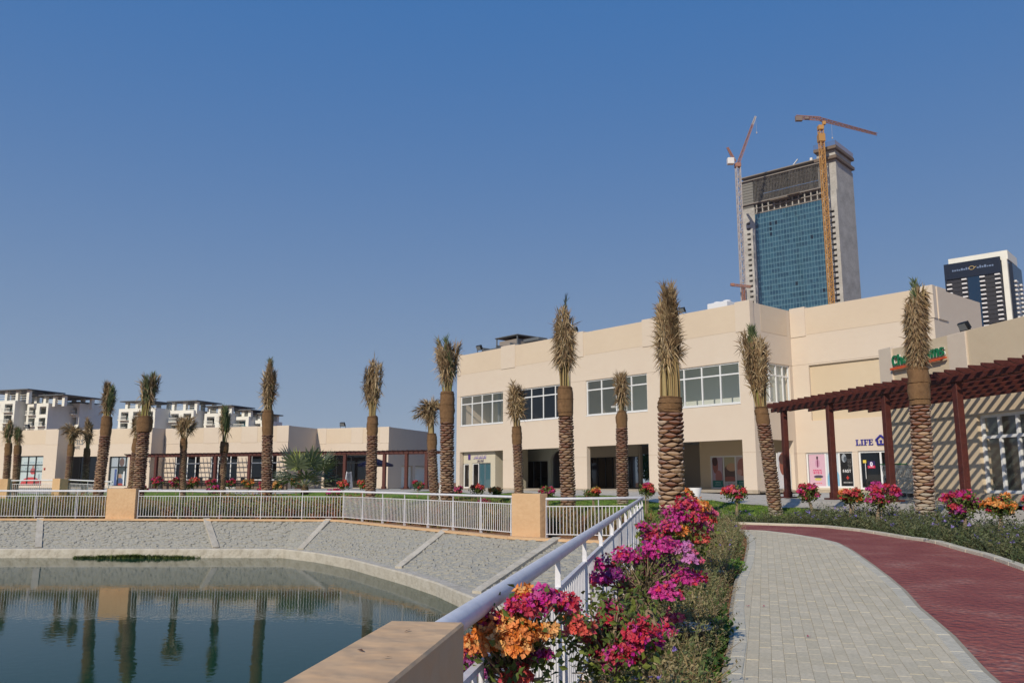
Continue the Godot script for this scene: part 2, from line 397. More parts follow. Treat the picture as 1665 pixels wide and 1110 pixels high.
func build_pond() -> void:
	var top := plan(BANK); var toe := plan(TOE)
	# resample the pairs evenly
	var run := 0.0
	for i in top.size() - 1:
		var len := maxf(top[i].distance_to(top[i + 1]), toe[i].distance_to(toe[i + 1]))
		var k := maxi(1, int(len / 0.5))
		for j in k:
			var t := float(j) / k
			var a := top[i].lerp(top[i + 1], t); var b := toe[i].lerp(toe[i + 1], t)
			bank_at.push_back([Vector3(a.x, h(a.x, a.y) - 0.03, a.y), Vector3(b.x, -0.97, b.y), run + len * t])
		run += len
	var emb := Geo.new()
	var ker := Geo.new()
	for i in bank_at.size() - 1:
		var a0: Vector3 = bank_at[i][0]; var a1: Vector3 = bank_at[i + 1][0]
		var b0: Vector3 = bank_at[i][1]; var b1: Vector3 = bank_at[i + 1][1]
		for s in 4:
			emb.quad(a0.lerp(b0, s / 4.0), a0.lerp(b0, (s + 1) / 4.0), a1.lerp(b1, (s + 1) / 4.0), a1.lerp(b1, s / 4.0))
		var o0 := (b0 - a0); o0.y = 0; o0 = o0.normalized() * 0.32
		var o1 := (b1 - a1); o1.y = 0; o1 = o1.normalized() * 0.32
		var up := Vector3(0, 0.03, 0); var dn := Vector3(0, -0.75, 0)
		var ch := Vector3(0, -0.04, 0)
		ker.quad(b0 - o0 * 0.2 + dn, b0 - o0 * 0.2 + up, b1 - o1 * 0.2 + up, b1 - o1 * 0.2 + dn)
		ker.quad(b0 - o0 * 0.2 + up, b0 + o0 * 0.9 + up, b1 + o1 * 0.9 + up, b1 - o1 * 0.2 + up)
		ker.quad(b0 + o0 * 0.9 + up, b0 + o0 + up + ch, b1 + o1 + up + ch, b1 + o1 * 0.9 + up)
		ker.quad(b0 + o0 + up + ch, b0 + o0 * 1.04 + dn, b1 + o1 * 1.04 + dn, b1 + o1 + up + ch)
	var e := structure("embankment", emb, M.mortar)
	structure("pond_kerb", ker, M.kerb_old)
	var w := Geo.new()
	w.quad(Vector3(-140, WATER_Y, 30), Vector3(6, WATER_Y, 30), Vector3(6, WATER_Y, -34), Vector3(-140, WATER_Y, -34))
	structure("water", w, M.water)
	# pitched stones set in the slope
	var kinds := []
	rng.seed = 50
	for k in 7:
		var g := Geo.new()
		var m := 5 + k % 3
		var ring := []; var ring2 := []
		for i in m:
			var an := TAU * (i + rng.randf_range(-.25, .25)) / m
			var r := rng.randf_range(.75, 1.05)
			ring.push_back(Vector3(cos(an) * r, -.5, -sin(an) * r))
			ring2.push_back(Vector3(cos(an) * r * .82, rng.randf_range(.55, 1.0), -sin(an) * r * .82))
		for i in m:
			var j := (i + 1) % m
			g.quad(ring[i], ring[j], ring2[j], ring2[i])
			g.tri(ring2[i], ring2[j], Vector3(0, .95, 0))
		kinds.push_back(g.mesh())
	var spots := []
	for i in bank_at.size() - 1:
		if bank_at[i][0].z > -13 or bank_at[i][0].x < -34: continue
		var a: Vector3 = bank_at[i][0]; var b: Vector3 = bank_at[i][1]
		var a1: Vector3 = bank_at[i + 1][0]; var b1: Vector3 = bank_at[i + 1][1]
		var nrm := (b - a).cross(a1 - a).normalized()
		if nrm.y < 0: nrm = -nrm
		var n_ := int(maxf(3, (a1 - a).length() * (b - a).length() / 0.03))
		for k in n_:
			var t := rng.randf_range(.03, .93); var u := rng.randf()
			var p := a.lerp(b, t).lerp(a1.lerp(b1, t), u)
			var x := (a1 - a).normalized().rotated(nrm, rng.randf_range(-.5, .5))
			var y := nrm.rotated(x, rng.randf_range(-.22, .1))
			var sx := rng.randf_range(.07, .17); var sz := rng.randf_range(.045, .1)
			spots.push_back([p.distance_to(Vector3.ZERO), Transform3D(Basis(x * sx, y * rng.randf_range(.018, .05), x.cross(y) * sz), p), rng.randi() % 7])
	spots.sort_custom(func(p, q): return p[0] < q[0])
	for i in mini(240, spots.size()):
		var o := part("stone", kinds[spots[i][2]], M.stone, e)
		o.transform = spots[i][1]
	for k in 7:
		var where := []
		for i in range(240, spots.size()):
			if spots[i][2] == k: where.push_back(spots[i][1])
		copies("stones", kinds[k], M.stone, e, where)
	# pale concrete joints running down the slope
	for q in [[-18.6, -17.7], [-12.0, -11.1], [-6.95, -7.5], [-1.9, -3.1], [1.6, -.6]]:
		var a: Vector3; var b: Vector3
		for i in bank_at.size() - 1:
			if bank_at[i][0].z < -20 and bank_at[i][0].x <= q[0] and bank_at[i + 1][0].x > q[0]: a = bank_at[i][0]
			if bank_at[i][1].z < -18 and bank_at[i][1].x <= q[1] and bank_at[i + 1][1].x > q[1]: b = bank_at[i][1]
		var g := Geo.new()
		g.bar(a + Vector3(0, .05, 0), b + Vector3(0, .05, 0), .24, .08)
		part("joint_strip", g, M.kerb_old, e)
	# coping under the railing foot
	var cop := Geo.new()
	for i in bank_at.size() - 1:
		var a: Vector3 = bank_at[i][0]; var b: Vector3 = bank_at[i + 1][0]
		if b.distance_to(a) < .01: continue
		cop.bar(a + Vector3(0, .015, 0), b + Vector3(0, .015, 0), .3, .07)
	part("coping", cop, M.pier, e)

const GREY_L := [.2, -.5, .9, -3.5, 1.59, -6.77, 1.95, -7.95, 2.4, -9.7, 3.0, -11.8, 3.67, -13.8, 4.22, -15.6, 4.6, -17.0, 4.84, -18.3]
const GREY_R := [2.2, -.5, 2.95, -4.2, 3.64, -6.77, 4.02, -8.0, 4.34, -9.3, 4.72, -10.5, 4.99, -11.5, 5.3, -12.9, 5.68, -14.5, 5.88, -15.6, 5.87, -16.5, 5.7, -17.6, 5.45, -18.4, 4.93, -19.1]
const RED_R := [4.6, -.5, 5.5, -4.0, 6.1, -7.0, 6.55, -9.5, 6.92, -11.8, 7.19, -13.3, 7.33, -15.5, 7.31, -16.8, 7.22, -18.0, 6.97, -19.3, 6.6, -20.0, 6.07, -20.5, 5.5, -21.0, 4.9, -21.4]

func ribbon_edge(a: Array, off: float) -> PackedVector2Array:      # a plan line moved sideways
	var p := plan(a)
	var out := PackedVector2Array()
	for i in p.size():
		var d := (p[mini(i + 1, p.size() - 1)] - p[maxi(i - 1, 0)]).normalized()
		out.push_back(p[i] + Vector2(-d.y, d.x) * off)
	return out

func kerbs(parent: Node3D, line: PackedVector2Array, wide: float, up: float, from_z: float) -> void:
	# kerb stones about 0.5 m long
	var left := 0.0
	for i in line.size() - 1:
		var a := line[i]; var b := line[i + 1]
		var n_ := maxi(1, roundi(a.distance_to(b) / .6))
		for k in n_:
			var p := a.lerp(b, float(k) / n_); var q := a.lerp(b, float(k + 1) / n_)
			if p.y > from_z: continue
			var g := Geo.new()
			var u := Vector3(p.x, h(p.x, p.y) + up - .05, p.y); var w := Vector3(q.x, h(q.x, q.y) + up - .05, q.y)
			var d := (w - u); var l := d.length(); d /= l
			var x := Vector3.UP.cross(d).normalized()
			g.xf = Transform3D(Basis(x, d.cross(x), d), (u + w) * .5 + Vector3(0, rng.randf_range(-.002, .002), 0))
			g.bevel(Vector3.ZERO, Vector3(wide, .12, l - .006), .008)
			part("kerb_stone", g, M.kerb, parent)

func build_ground() -> void:
	# sand-coloured soil everywhere the pond is not
	var land := PackedVector2Array()
	for i in range(0, BANK.size(), 2): land.push_back(Vector2(BANK[i], BANK[i + 1]))
	for p in [Vector2(44, 6), Vector2(44, -82), Vector2(-62, -82)]: land.push_back(p)
	var g := Geo.new()
	lay(g, land, 1.0, -.03)
	for q in [[-3000, 3000, -3000, -82], [44, 3000, -82, 3000], [-3000, -62, -82, -34.9], [-1.6, 44, 6, 3000], [-3000, -100, -34.9, 3000]]:
		g.quad(Vector3(q[0], .93, q[3]), Vector3(q[1], .93, q[3]), Vector3(q[1], .93, q[2]), Vector3(q[0], .93, q[2]))
	structure("ground", g, M.soil)
	# lawn and plaza
	var edge := [9.6, -8, 9.3, -13, 9.05, -18, 8.6, -21, 8.1, -23.5, 7.5, -26, 7.3, -31, 6.5, -36, 4.5, -40, 1, -45, -3, -51, -9, -56, -16, -59, -24, -62, -60, -73]
	var pz := plan(edge)
	for p in [Vector2(-60, -82), Vector2(43, -82), Vector2(43, -2), Vector2(9.8, -2)]: pz.push_back(p)
	g = Geo.new()
	lay(g, pz, 1.0, .012)
	structure("plaza", g, M.plaza)
	var lw := plan([8.1, -23.5, 7.5, -26, 7.3, -31, 6.5, -36, 4.5, -40, 1, -45, -3, -51, -9, -56, -16, -59, -24, -62, -60, -73, -60, -52, -22, -44, -14, -42, -8, -40, -3, -36, 0, -32, 2, -28.6, 3.6, -25.6, 4.6, -22.9, 5.6, -21.9, 6.6, -21.5, 7.9, -21.9])
	g = Geo.new()
	lay(g, lw, 1.0, -.008)
	structure("lawn", g, M.lawn)
	var pp := plan([-13.5, -46.0, -9.0, -44.0, -8.6, -44.6, -13.3, -46.9])
	g = Geo.new()
	lay(g, pp, 1.0, .02)
	structure("garden_path", g, M.plaza)

func build_path() -> void:
	rng.seed = 60
	var l := ribbon_edge(GREY_L, -.14)
	var poly := plan(GREY_L)
	var rr := ribbon_edge(GREY_R, 0.0)
	var back := rr.duplicate(); back.reverse()
	var bed := plan(GREY_L)
	bed.append_array(back)
	var g := Geo.new()
	lay(g, bed, .5, .052)
	var path := structure("footpath", g, M.joint_sand)
	# red strip
	var red := ribbon_edge(GREY_R, .0)
	var far := plan(RED_R); far.reverse()
	red.append_array(far)
	g = Geo.new()
	lay(g, red, .5, .045)
	var cyc := structure("cycle_path", g, M.red_path)
	kerbs(path, ribbon_edge(GREY_L, .1), .12, .054, -3.0)
	kerbs(path, ribbon_edge(GREY_R, -.1), .12, .054, -4.0)
	kerbs(cyc, ribbon_edge(RED_R, .06), .12, .085, -4.0)
	# blocks 0.1 x 0.2 m laid in running bond; those at the kerbs are cut
	var inner := ribbon_edge(GREY_L, .157)
	var ir := ribbon_edge(GREY_R, -.157); ir.reverse()
	inner.append_array(ir)
	var w := Vector2(.283, -.959); var s := Vector2(.959, .283)
	var o := Vector2(1.7, -6.7)
	var shapes := []
	var tones := [lin(209, 198, 172), lin(213, 202, 176), lin(216, 205, 179), lin(210, 200, 175), lin(219, 208, 182)]
	for k in 5:
		var b := Geo.new()
		b.col = tones[k]
		var hx := .0491; var hz := .0991; var c := .0018; var y := .06
		var top := [Vector3(-hx + c, y, hz - c), Vector3(hx - c, y, hz - c), Vector3(hx - c, y, -hz + c), Vector3(-hx + c, y, -hz + c)]
		var mid := [Vector3(-hx, y - c, hz), Vector3(hx, y - c, hz), Vector3(hx, y - c, -hz), Vector3(-hx, y - c, -hz)]
		b.quad(top[0], top[1], top[2], top[3])
		for i in 4:
			var j := (i + 1) % 4
			b.quad(mid[i], mid[j], top[j], top[i])
			b.quad(mid[i] - Vector3(0, .05, 0), mid[j] - Vector3(0, .05, 0), mid[j], mid[i])
		shapes.push_back(b.mesh())
	var whole := []
	var cut := Geo.new()
	for i in range(-40, 75):
		for j in range(-12, 72):
			var m := o + s * (i * .1) + w * ((j + .5 * (i & 1)) * .2)
			if m.y < -19.5 or m.y > -4.6: continue
			var cn := PackedVector2Array()
			var inside := 0
			for q in [[-1, 1], [1, 1], [1, -1], [-1, -1]]:
				var p: Vector2 = m + s * (.0491 * q[0]) - w * (.0991 * q[1])
				cn.push_back(p)
				if Geometry2D.is_point_in_polygon(p, inner): inside += 1
			var y := h(m.x, m.y) + rng.randf_range(-.002, .002)
			if inside == 4:
				var hd := Vector3(w.x, h(m.x + w.x * .1, m.y + w.y * .1) - h(m.x - w.x * .1, m.y - w.y * .1), w.y)
				hd.y *= 5.0
				hd = hd.normalized()
				var sx := Vector3(s.x, 0, s.y)
				var up := sx.cross(hd).normalized()
				if up.y < 0: up = -up
				whole.push_back([m.length(), Transform3D(Basis(sx, up, -hd), Vector3(m.x, y - .002, m.y)), rng.randi() % 5])
			elif inside > 0:
				for piece in Geometry2D.intersect_polygons(cn, inner):
					if piece.size() < 3: continue
					cut.col = tones[rng.randi() % 5]
					var ids := Geometry2D.triangulate_polygon(piece)
					for t in range(0, ids.size(), 3):
						var q := []
						for k in 3:
							var p: Vector2 = piece[ids[t + k]]
							q.push_back(Vector3(p.x, h(p.x, p.y) + .058, p.y))
						if (q[1] - q[0]).cross(q[2] - q[0]).y < 0: q.reverse()
						cut.tri(q[0], q[1], q[2])
					for k in piece.size():
						var p: Vector2 = piece[k]; var p2: Vector2 = piece[(k + 1) % piece.size()]
						var a := h(p.x, p.y); var b := h(p2.x, p2.y)
						cut.quad(Vector3(p.x, a + .058, p.y), Vector3(p2.x, b + .058, p2.y), Vector3(p2.x, b + .05, p2.y), Vector3(p.x, a + .05, p.y))
	whole.sort_custom(func(p, q): return p[0] < q[0])
	var first := 0
	while first < whole.size() and whole[first][1].origin.z > -6.2: first += 1
	for i in range(first, mini(first + 290, whole.size())):
		var b := part("paving_block", shapes[whole[i][2]], M.brick, path)
		b.transform = whole[i][1]
	for k in 5:
		var where := []
		for i in whole.size():
			if (i < first or i >= first + 290) and whole[i][2] == k: where.push_back(whole[i][1])
		copies("paving_blocks", shapes[k], M.brick, path, where)
	part("cut_blocks", cut, M.brick, path, "stuff")

# ---------------------------------------------------------------- building kit (x along the facade, y up, z out of it)
func wall(g: Geo, u0: float, u1: float, y0: float, y1: float, z0: float, z1: float, holes := []) -> void:
	var us := [u0, u1]; var ys := [y0, y1]
	for r in holes:
		for k in [r[0], r[1]]:
			if k > u0 and k < u1 and not us.has(k): us.push_back(k)
		for k in [r[2], r[3]]:
			if k > y0 and k < y1 and not ys.has(k): ys.push_back(k)
	us.sort(); ys.sort()
	var solid := func(i: int, j: int) -> bool:
		if i < 0 or j < 0 or i >= us.size() - 1 or j >= ys.size() - 1: return false
		var mu: float = (us[i] + us[i + 1]) * .5; var my: float = (ys[j] + ys[j + 1]) * .5
		for r in holes:
			if mu > r[0] and mu < r[1] and my > r[2] and my < r[3]: return false
		return true
	for i in us.size() - 1:
		for j in ys.size() - 1:
			if not solid.call(i, j): continue
			var a: float = us[i]; var b: float = us[i + 1]; var c: float = ys[j]; var d: float = ys[j + 1]
			g.quad(Vector3(a, c, z1), Vector3(b, c, z1), Vector3(b, d, z1), Vector3(a, d, z1))
			g.quad(Vector3(b, c, z0), Vector3(a, c, z0), Vector3(a, d, z0), Vector3(b, d, z0))
			if not solid.call(i - 1, j): g.quad(Vector3(a, c, z0), Vector3(a, c, z1), Vector3(a, d, z1), Vector3(a, d, z0))
			if not solid.call(i + 1, j): g.quad(Vector3(b, c, z1), Vector3(b, c, z0), Vector3(b, d, z0), Vector3(b, d, z1))
			if not solid.call(i, j - 1): g.quad(Vector3(a, c, z0), Vector3(b, c, z0), Vector3(b, c, z1), Vector3(a, c, z1))
			if not solid.call(i, j + 1): g.quad(Vector3(a, d, z1), Vector3(b, d, z1), Vector3(b, d, z0), Vector3(a, d, z0))

func window(parent: Node3D, called: String, xf: Transform3D, w: float, hgt: float, cols: Array, rows: Array, glass: Material, frame: Material, fw := .07, kids := true) -> MeshInstance3D:
	# a framed window: its frame, and one pane for each light. cols and rows are the inner bar positions
	var g := Geo.new()
	var d := .09
	g.span(Vector3(0, 0, 0), Vector3(fw, hgt, d)); g.span(Vector3(w - fw, 0, 0), Vector3(w, hgt, d))
	g.span(Vector3(fw, 0, .004), Vector3(w - fw, fw, d - .004)); g.span(Vector3(fw, hgt - fw, .004), Vector3(w - fw, hgt, d - .004))
	for c in cols: g.span(Vector3(c - fw * .5, fw, .004), Vector3(c + fw * .5, hgt - fw, d - .004))
	var cu := [0.0] + cols + [w]; var ru := [0.0] + rows + [hgt]
	for r in rows:
		for i in cu.size() - 1:
			g.span(Vector3(cu[i] + fw * .5, r - fw * .5, .008), Vector3(cu[i + 1] - fw * .5, r + fw * .5, d - .008))
	var o := part(called, g, frame, parent)
	o.transform = xf
	if kids:
		for i in cu.size() - 1:
			for j in ru.size() - 1:
				var p := Geo.new()
				var a := Vector3(cu[i] + fw * .4, ru[j] + fw * .4, d * .45); var b := Vector3(cu[i + 1] - fw * .4, ru[j + 1] - fw * .4, d * .45)
				p.quad(a, Vector3(b.x, a.y, a.z), b, Vector3(a.x, b.y, a.z))
				part("pane", p, glass, o)
	return o

func at(u: float, y: float, z: float, turn := 0.0) -> Transform3D:
	return Transform3D(Basis(Vector3.UP, turn), Vector3(u, y, z))

func poster(parent: Node3D, called: String, xf: Transform3D, w: float, hgt: float, im: Image) -> MeshInstance3D:
	var q := QuadMesh.new()
	q.size = Vector2(w, hgt)
	var m := mat(Color(1, 1, 1), .45)
	m.albedo_texture = ImageTexture.create_from_image(im)
	var o := part(called, q, m, parent)
	o.transform = xf
	return o

func disc(im: Image, cx: float, cy: float, rx: float, ry: float, c: Color) -> void:
	for y in range(maxi(0, int(cy - ry)), mini(im.get_height(), int(cy + ry) + 1)):
		for x in range(maxi(0, int(cx - rx)), mini(im.get_width(), int(cx + rx) + 1)):
			var dx := (x - cx) / rx; var dy := (y - cy) / ry
			if dx * dx + dy * dy <= 1.0: im.set_pixel(x, y, c)

func sheet_image(w: int, hgt: int, c: Color) -> Image:
	var im := Image.create(w, hgt, false, Image.FORMAT_RGB8)
	im.fill(c)
	return im

func print_lines(im: Image, x: int, y: int, w: int, n_: int, step: int, c: Color, thick := 2) -> void:
	for i in n_:
		var ww := int(w * rng.randf_range(.6, 1.0))
		var xx := x + (w - ww) / 2
		while xx < x + (w + ww) / 2:
			var k := rng.randi_range(2, 7)
			im.fill_rect(Rect2i(xx, y + i * step, mini(k, x + w - xx), thick), c)
			xx += k + 2

func lettering(parent: Node3D, called: String, text: String, size: float, depth: float, m: Material, xf: Transform3D, serif := false, weight := 400) -> MeshInstance3D:
	var t := TextMesh.new()
	var f := SystemFont.new()
	f.font_names = PackedStringArray(["Droid Serif" if serif else "Droid Sans"])
	f.font_weight = weight
	t.font = f
	t.text = text
	t.font_size = 64
	t.pixel_size = size / 64.0
	t.depth = depth
	t.curve_step = 1.0
	t.horizontal_alignment = HORIZONTAL_ALIGNMENT_LEFT
	t.vertical_alignment = VERTICAL_ALIGNMENT_BOTTOM
	var o := part(called, t, m, parent)
	o.transform = xf
	return o

const TURN_MAIN := -.8677
const TURN_RIGHT := -.8677 - PI / 6
const TURN_LEFT := -.8677 + PI / 6
var main_at := Transform3D(Basis(Vector3.UP, TURN_MAIN), Vector3(14.528, 1.0, -50.8))
var right_at := Transform3D(Basis(Vector3.UP, TURN_RIGHT), Vector3(12.959, 1.0, -28.821))
var left_at := Transform3D(Basis(Vector3.UP, TURN_LEFT), Vector3(-19.467, 1.0, -74.0))

func grooved_wall(g: Geo, u0: float, u1: float, top: float, th: float, holes: Array, g1 := 2.3, g2 := 7.85) -> void:
	# a rendered wall with two fine horizontal joints
	var e := .012
	wall(g, u0, u1, 0, g1 - e, -th, 0, holes)
	wall(g, u0, u1, g1 + e, g2 - e, -th, 0, holes)
	wall(g, u0, u1, g2 + e, top, -th, 0, holes)
	wall(g, u0, u1, g1 - e, g1 + e, -th, -.02, holes)
	wall(g, u0, u1, g2 - e, g2 + e, -th, -.02, holes)

func build_main_building() -> void:
	var b := thing("mall_building", "large two storey sand coloured mall with arcade openings and white framed windows", "building", main_at.origin, TURN_MAIN)
	var bays := [[-29.4, -23.6], [-21.76, -15.96], [-14.12, -8.3], [-6.7, -.92]]
	var holes := []
	for q in bays:
		holes.push_back([q[0], q[1], -1.0, 3.07])
		holes.push_back([q[0], q[1], 5.3, 7.83])
	var g := Geo.new()
	grooved_wall(g, -29.9, 0, 11.44, .35, holes)
	# the return beside the recessed part, then the recessed part and its far end
	var ret := Transform3D(Basis(Vector3(0, 0, -1), Vector3.UP, Vector3(1, 0, 0)), Vector3(0, 0, -.35))
	g.xf = ret
	grooved_wall(g, 0, 4.12, 11.44, .35, [[.6, 3.79, -1.0, 3.1], [.6, 3.79, 5.36, 7.83]])
	g.xf = Transform3D(Basis.IDENTITY, Vector3(0, 0, -4.47))
	grooved_wall(g, 0, 9.03, 11.44, .35, [[.58, 3.66, .2, 2.33], [4.0, 6.4, .12, 2.35], [1.14, 8.2, 4.3, 7.77]])
	g.xf = ret
	g.xf.origin = Vector3(9.03, 0, -4.82)
	wall(g, 0, 6, 0, 11.44, -.35, 0)
	g.xf = Transform3D.IDENTITY
	# far ends and back
	g.xf = Transform3D(Basis(Vector3(0, 0, 1), Vector3.UP, Vector3(-1, 0, 0)), Vector3(-29.9, 0, -10.5))
	wall(g, 0, 10.15, 0, 11.44, -.35, 0)
	g.xf = Transform3D.IDENTITY
	wall(g, -29.9, 9.03, 0, 11.44, -11.17, -10.82, [[-19.4, -17.2, .1, 2.85], [-11.5, -9.5, .1, 2.6]])
	part("wall", g, M.wall, b)
	g = Geo.new()
	g.span(Vector3(1.14, 4.3, -4.74), Vector3(8.2, 7.77, -4.63))
	part("recessed_panel", g, M.wall_olive, b)
	# the paler pilaster caps of the parapet and the yellower panels between them
	var caps := [[-29.88, -29.35], [-23.84, -22.05], [-16.25, -14.3], [-8.6, -6.7], [-1.02, .052]]
	for i in caps.size():
		var c = caps[i]
		g = Geo.new()
		g.bevel(Vector3((c[0] + c[1]) * .5, 10.6, -.16), Vector3(c[1] - c[0], 1.9, .42), .012)
		part("parapet_pilaster", g, M.wall, b)
		if i > 0:
			g = Geo.new()
			g.bevel(Vector3((caps[i - 1][1] + c[0]) * .5, 10.58, .006), Vector3(c[0] - caps[i - 1][1] - .004, 1.7, .012), .004)
			part("parapet_panel", g, M.panel, b)
	for c in [[-.0, 1.07, 0.0], [7.9, 9.07, .0]]:
		g = Geo.new()
		g.bevel(Vector3((c[0] + c[1]) * .5 + .02, 10.6, -4.63), Vector3(c[1] - c[0], 1.9, .42), .012)
		part("parapet_pilaster", g, M.wall, b)
	g = Geo.new()
	g.bevel(Vector3(4.5, 10.58, -4.462), Vector3(6.74, 1.7, .014), .004)
	part("parapet_panel", g, M.panel, b)
	g = Geo.new()
	g.bevel(Vector3(.008, 10.58, -2.6), Vector3(.012, 1.7, 2.9), .004)
	part("parapet_panel", g, M.panel, b)
	g = Geo.new()
	g.bevel(Vector3(9.0, 10.6, -5.6), Vector3(.2, 1.9, 1.2), .012)
	part("parapet_pilaster", g, M.wall, b)
	# plinth course at the foot
	g = Geo.new()
	var pu := -29.92
	for q in bays + [[.022]]:
		g = Geo.new()
		g.span(Vector3(pu, -.15, -.2), Vector3(q[0], .07, .022))
		part("plinth", g, M.plinth, b)
		if q.size() > 1: pu = q[1]
	g = Geo.new()
	g.span(Vector3(.03, -.15, -4.6), Vector3(9.05, .1, -4.44))
	part("plinth", g, M.plinth, b)
	# floors and roof
	g = Geo.new()
	g.span(Vector3(-29.55, 10.55, -10.82), Vector3(-.35, 10.85, -.35)); g.span(Vector3(-.35, 10.55, -10.82), Vector3(8.68, 10.85, -4.82))
	part("roof", g, M.concrete, b)
	g = Geo.new()
	g.span(Vector3(-29.55, 4.5, -10.82), Vector3(-.35, 5.0, -.35)); g.span(Vector3(-.35, 4.0, -10.82), Vector3(8.68, 4.28, -4.82))
	part("upper_floor", g, M.ceiling, b)
	g = Geo.new()
	g.span(Vector3(-29.55, 3.45, -10.82), Vector3(-.35, 3.6, -.36))
	g.span(Vector3(-29.55, 8.5, -10.82), Vector3(-.35, 8.62, -.36))
	part("ceiling", g, M.ceiling, b)
	g = Geo.new()
	g.span(Vector3(-29.55, -.1, -10.82), Vector3(-.05, .05, -.36)); g.span(Vector3(.02, -.1, -10.82), Vector3(8.68, .05, -4.83))
	part("arcade_floor", g, M.floor, b)
	# rooms behind the upper windows
	var mats := [M.interior, M.interior_dark, M.interior_grey, M.interior_grey]
	for i in 4:
		g = Geo.new()
		var a: float = [-29.55, -22.6, -15.0, -7.4][i]; var e: float = [-22.7, -15.1, -7.5, -.37][i]
		var bz: float = [-3.4, -7.0, -4.4, -2.8][i]
		g.span(Vector3(a + .05, 5.0, bz - .15), Vector3(e - .05, 8.5, bz))
		g.span(Vector3(e - .05, 5.0, -6.0), Vector3(e + .03, 8.5, -.4))
		part("partition", g, mats[i], b)
	g = Geo.new()
	g.span(Vector3(-29.5, 7.3, -2.6), Vector3(-22.8, 7.45, -2.4))
	for k in 3: g.span(Vector3(-27.2 + k * 1.9, 5.0, -2.6), Vector3(-27.0 + k * 1.9, 8.5, -2.4))
	part("room_column", g, M.alu, b)
	# upper windows: a band of small lights over tall ones
	for i in 4:
		var q = bays[i]
		var w: float = q[1] - q[0]
		var cols := [w * .27, w * .505, w * .74] if i < 2 else [w * .255, w * .5, w * .745]
		window(b, "window", at(q[0], 5.3, -.17), w, 2.53, cols, [1.83], M.dark_glass if i == 1 else M.glass, M.frame, .085)
	var sw := window(b, "window", Transform3D(ret.basis, Vector3(-.17, 5.36, -.95)), 3.19, 2.47, [1.0, 1.75, 2.5], [1.75], M.glass, M.frame, .08)
	# sills
	for i in 4:
		g = Geo.new()
		g.span(Vector3(bays[i][0] - .02, 5.24, -.1), Vector3(bays[i][1] + .02, 5.3, .035))
		part("sill", g, M.frame, b)
	# dental chair and plant seen through the third window
	g = Geo.new()
	g.bevel(Vector3(-12.2, 5.9, -1.4), Vector3(1.1, .14, .5), .03); g.bevel(Vector3(-11.75, 6.2, -1.4), Vector3(.16, .6, .46), .03)
	g.tube([Vector3(-12.2, 5, -1.4), Vector3(-12.2, 5.85, -1.4)], [.12, .07], 8)
	g.tube([Vector3(-11.6, 5, -1.6), Vector3(-11.6, 6.9, -1.6), Vector3(-12.1, 7.0, -1.5)], [.03, .03, .03], 6)
	g.bevel(Vector3(-12.2, 6.95, -1.5), Vector3(.34, .08, .2), .02)
	part("dentist_chair", g, M.white_paint, b)

	# --- arcade: the shop in the first opening
	g = Geo.new()
	wall(g, -29.54, -25.25, .05, 3.44, -.62, -.42, [[-29.44, -28.62, .05, 2.1], [-28.2, -25.7, .05, 2.12]])
	g.span(Vector3(-25.25, .05, -4), Vector3(-25.1, 3.44, -.425))
	part("shop_wall", g, M.interior, b)
	g = Geo.new()
	g.span(Vector3(-29.4, .06, -2.5), Vector3(-25.3, 3.4, -2.4))
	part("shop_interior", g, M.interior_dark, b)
	var d := window(b, "door", at(-29.44, .05, -.57), .82, 2.05, [], [], M.dark_glass, M.frame, .1)
	g = Geo.new(); g.tube([Vector3(.7, .8, .14), Vector3(.7, 1.5, .14)], [.015, .015], 6)
	part("handle", g, M.alu, d)
	window(b, "door", at(-28.2, .05, -.57), .85, 2.05, [], [], M.dark_glass, M.frame, .07)
	window(b, "window", at(-27.33, .05, -.57), 1.63, 2.05, [.8], [], M.tint_glass, M.alu, .05)
	var sg := Geo.new()
	sg.bevel(Vector3(-28.57, 2.64, -.4), Vector3(.32, .46, .05), .02)
	sg.bevel(Vector3(-28.57, 2.64, -.37), Vector3(.14, .3, .03), .01)
	var purple := mat(rgb(74, 52, 130), .5)
	part("sign_emblem", sg, purple, b)
	var lilac := mat(rgb(132, 118, 182), .5)
	var ink := mat(rgb(46, 36, 86), .5)
	# two lines of flowing joined script, the upper one paler
	for ln in [[-27.95, 2.5, .3, 3, lilac], [-27.5, 2.22, .22, 2, ink]]:
		var x: float = ln[0]
		for word in ln[3]:
			g = Geo.new()
			var k: float = ln[2]
			var w: float = k * (2.0 - word * .3)
			var base := [Vector3(x, ln[1] - .1 * k, -.4), Vector3(x + .12 * w, ln[1], -.4), Vector3(x + .3 * w, ln[1] + .16 * k, -.4), Vector3(x + .42 * w, ln[1], -.4), Vector3(x + .62 * w, ln[1] + .02, -.4), Vector3(x + .8 * w, ln[1] + .2 * k, -.4), Vector3(x + .9 * w, ln[1], -.4)]
			var rr := []
			for q in base: rr.push_back(.035 * k / .3)
			g.tube(base, rr, 5)
			for q in [[.55, .75], [.95, .95]]: g.bar(Vector3(x + q[0] * w, ln[1], -.4), Vector3(x + q[0] * w - .02, ln[1] + q[1] * k, -.4), .04, .03, Vector3.FORWARD)
			for q in [[.2, .5], [.3, .5], [.75, -.3]]: g.bevel(Vector3(x + q[0] * w, ln[1] + q[1] * k, -.4), Vector3(.05, .05, .03), .01)
			part("sign_letters", g, ln[4], b)
			x += w * 1.12
	# second opening: glazed cafe front beside an arch
	g = Geo.new()
	wall(g, -28.6, -20.7, .05, 3.44, -5.9, -5.62, [[-27.25, -24.35, .05, 2.34], [-24.0, -22.1, .05, 3.17]])
	part("shop_wall", g, M.interior_grey, b)
	g = Geo.new()
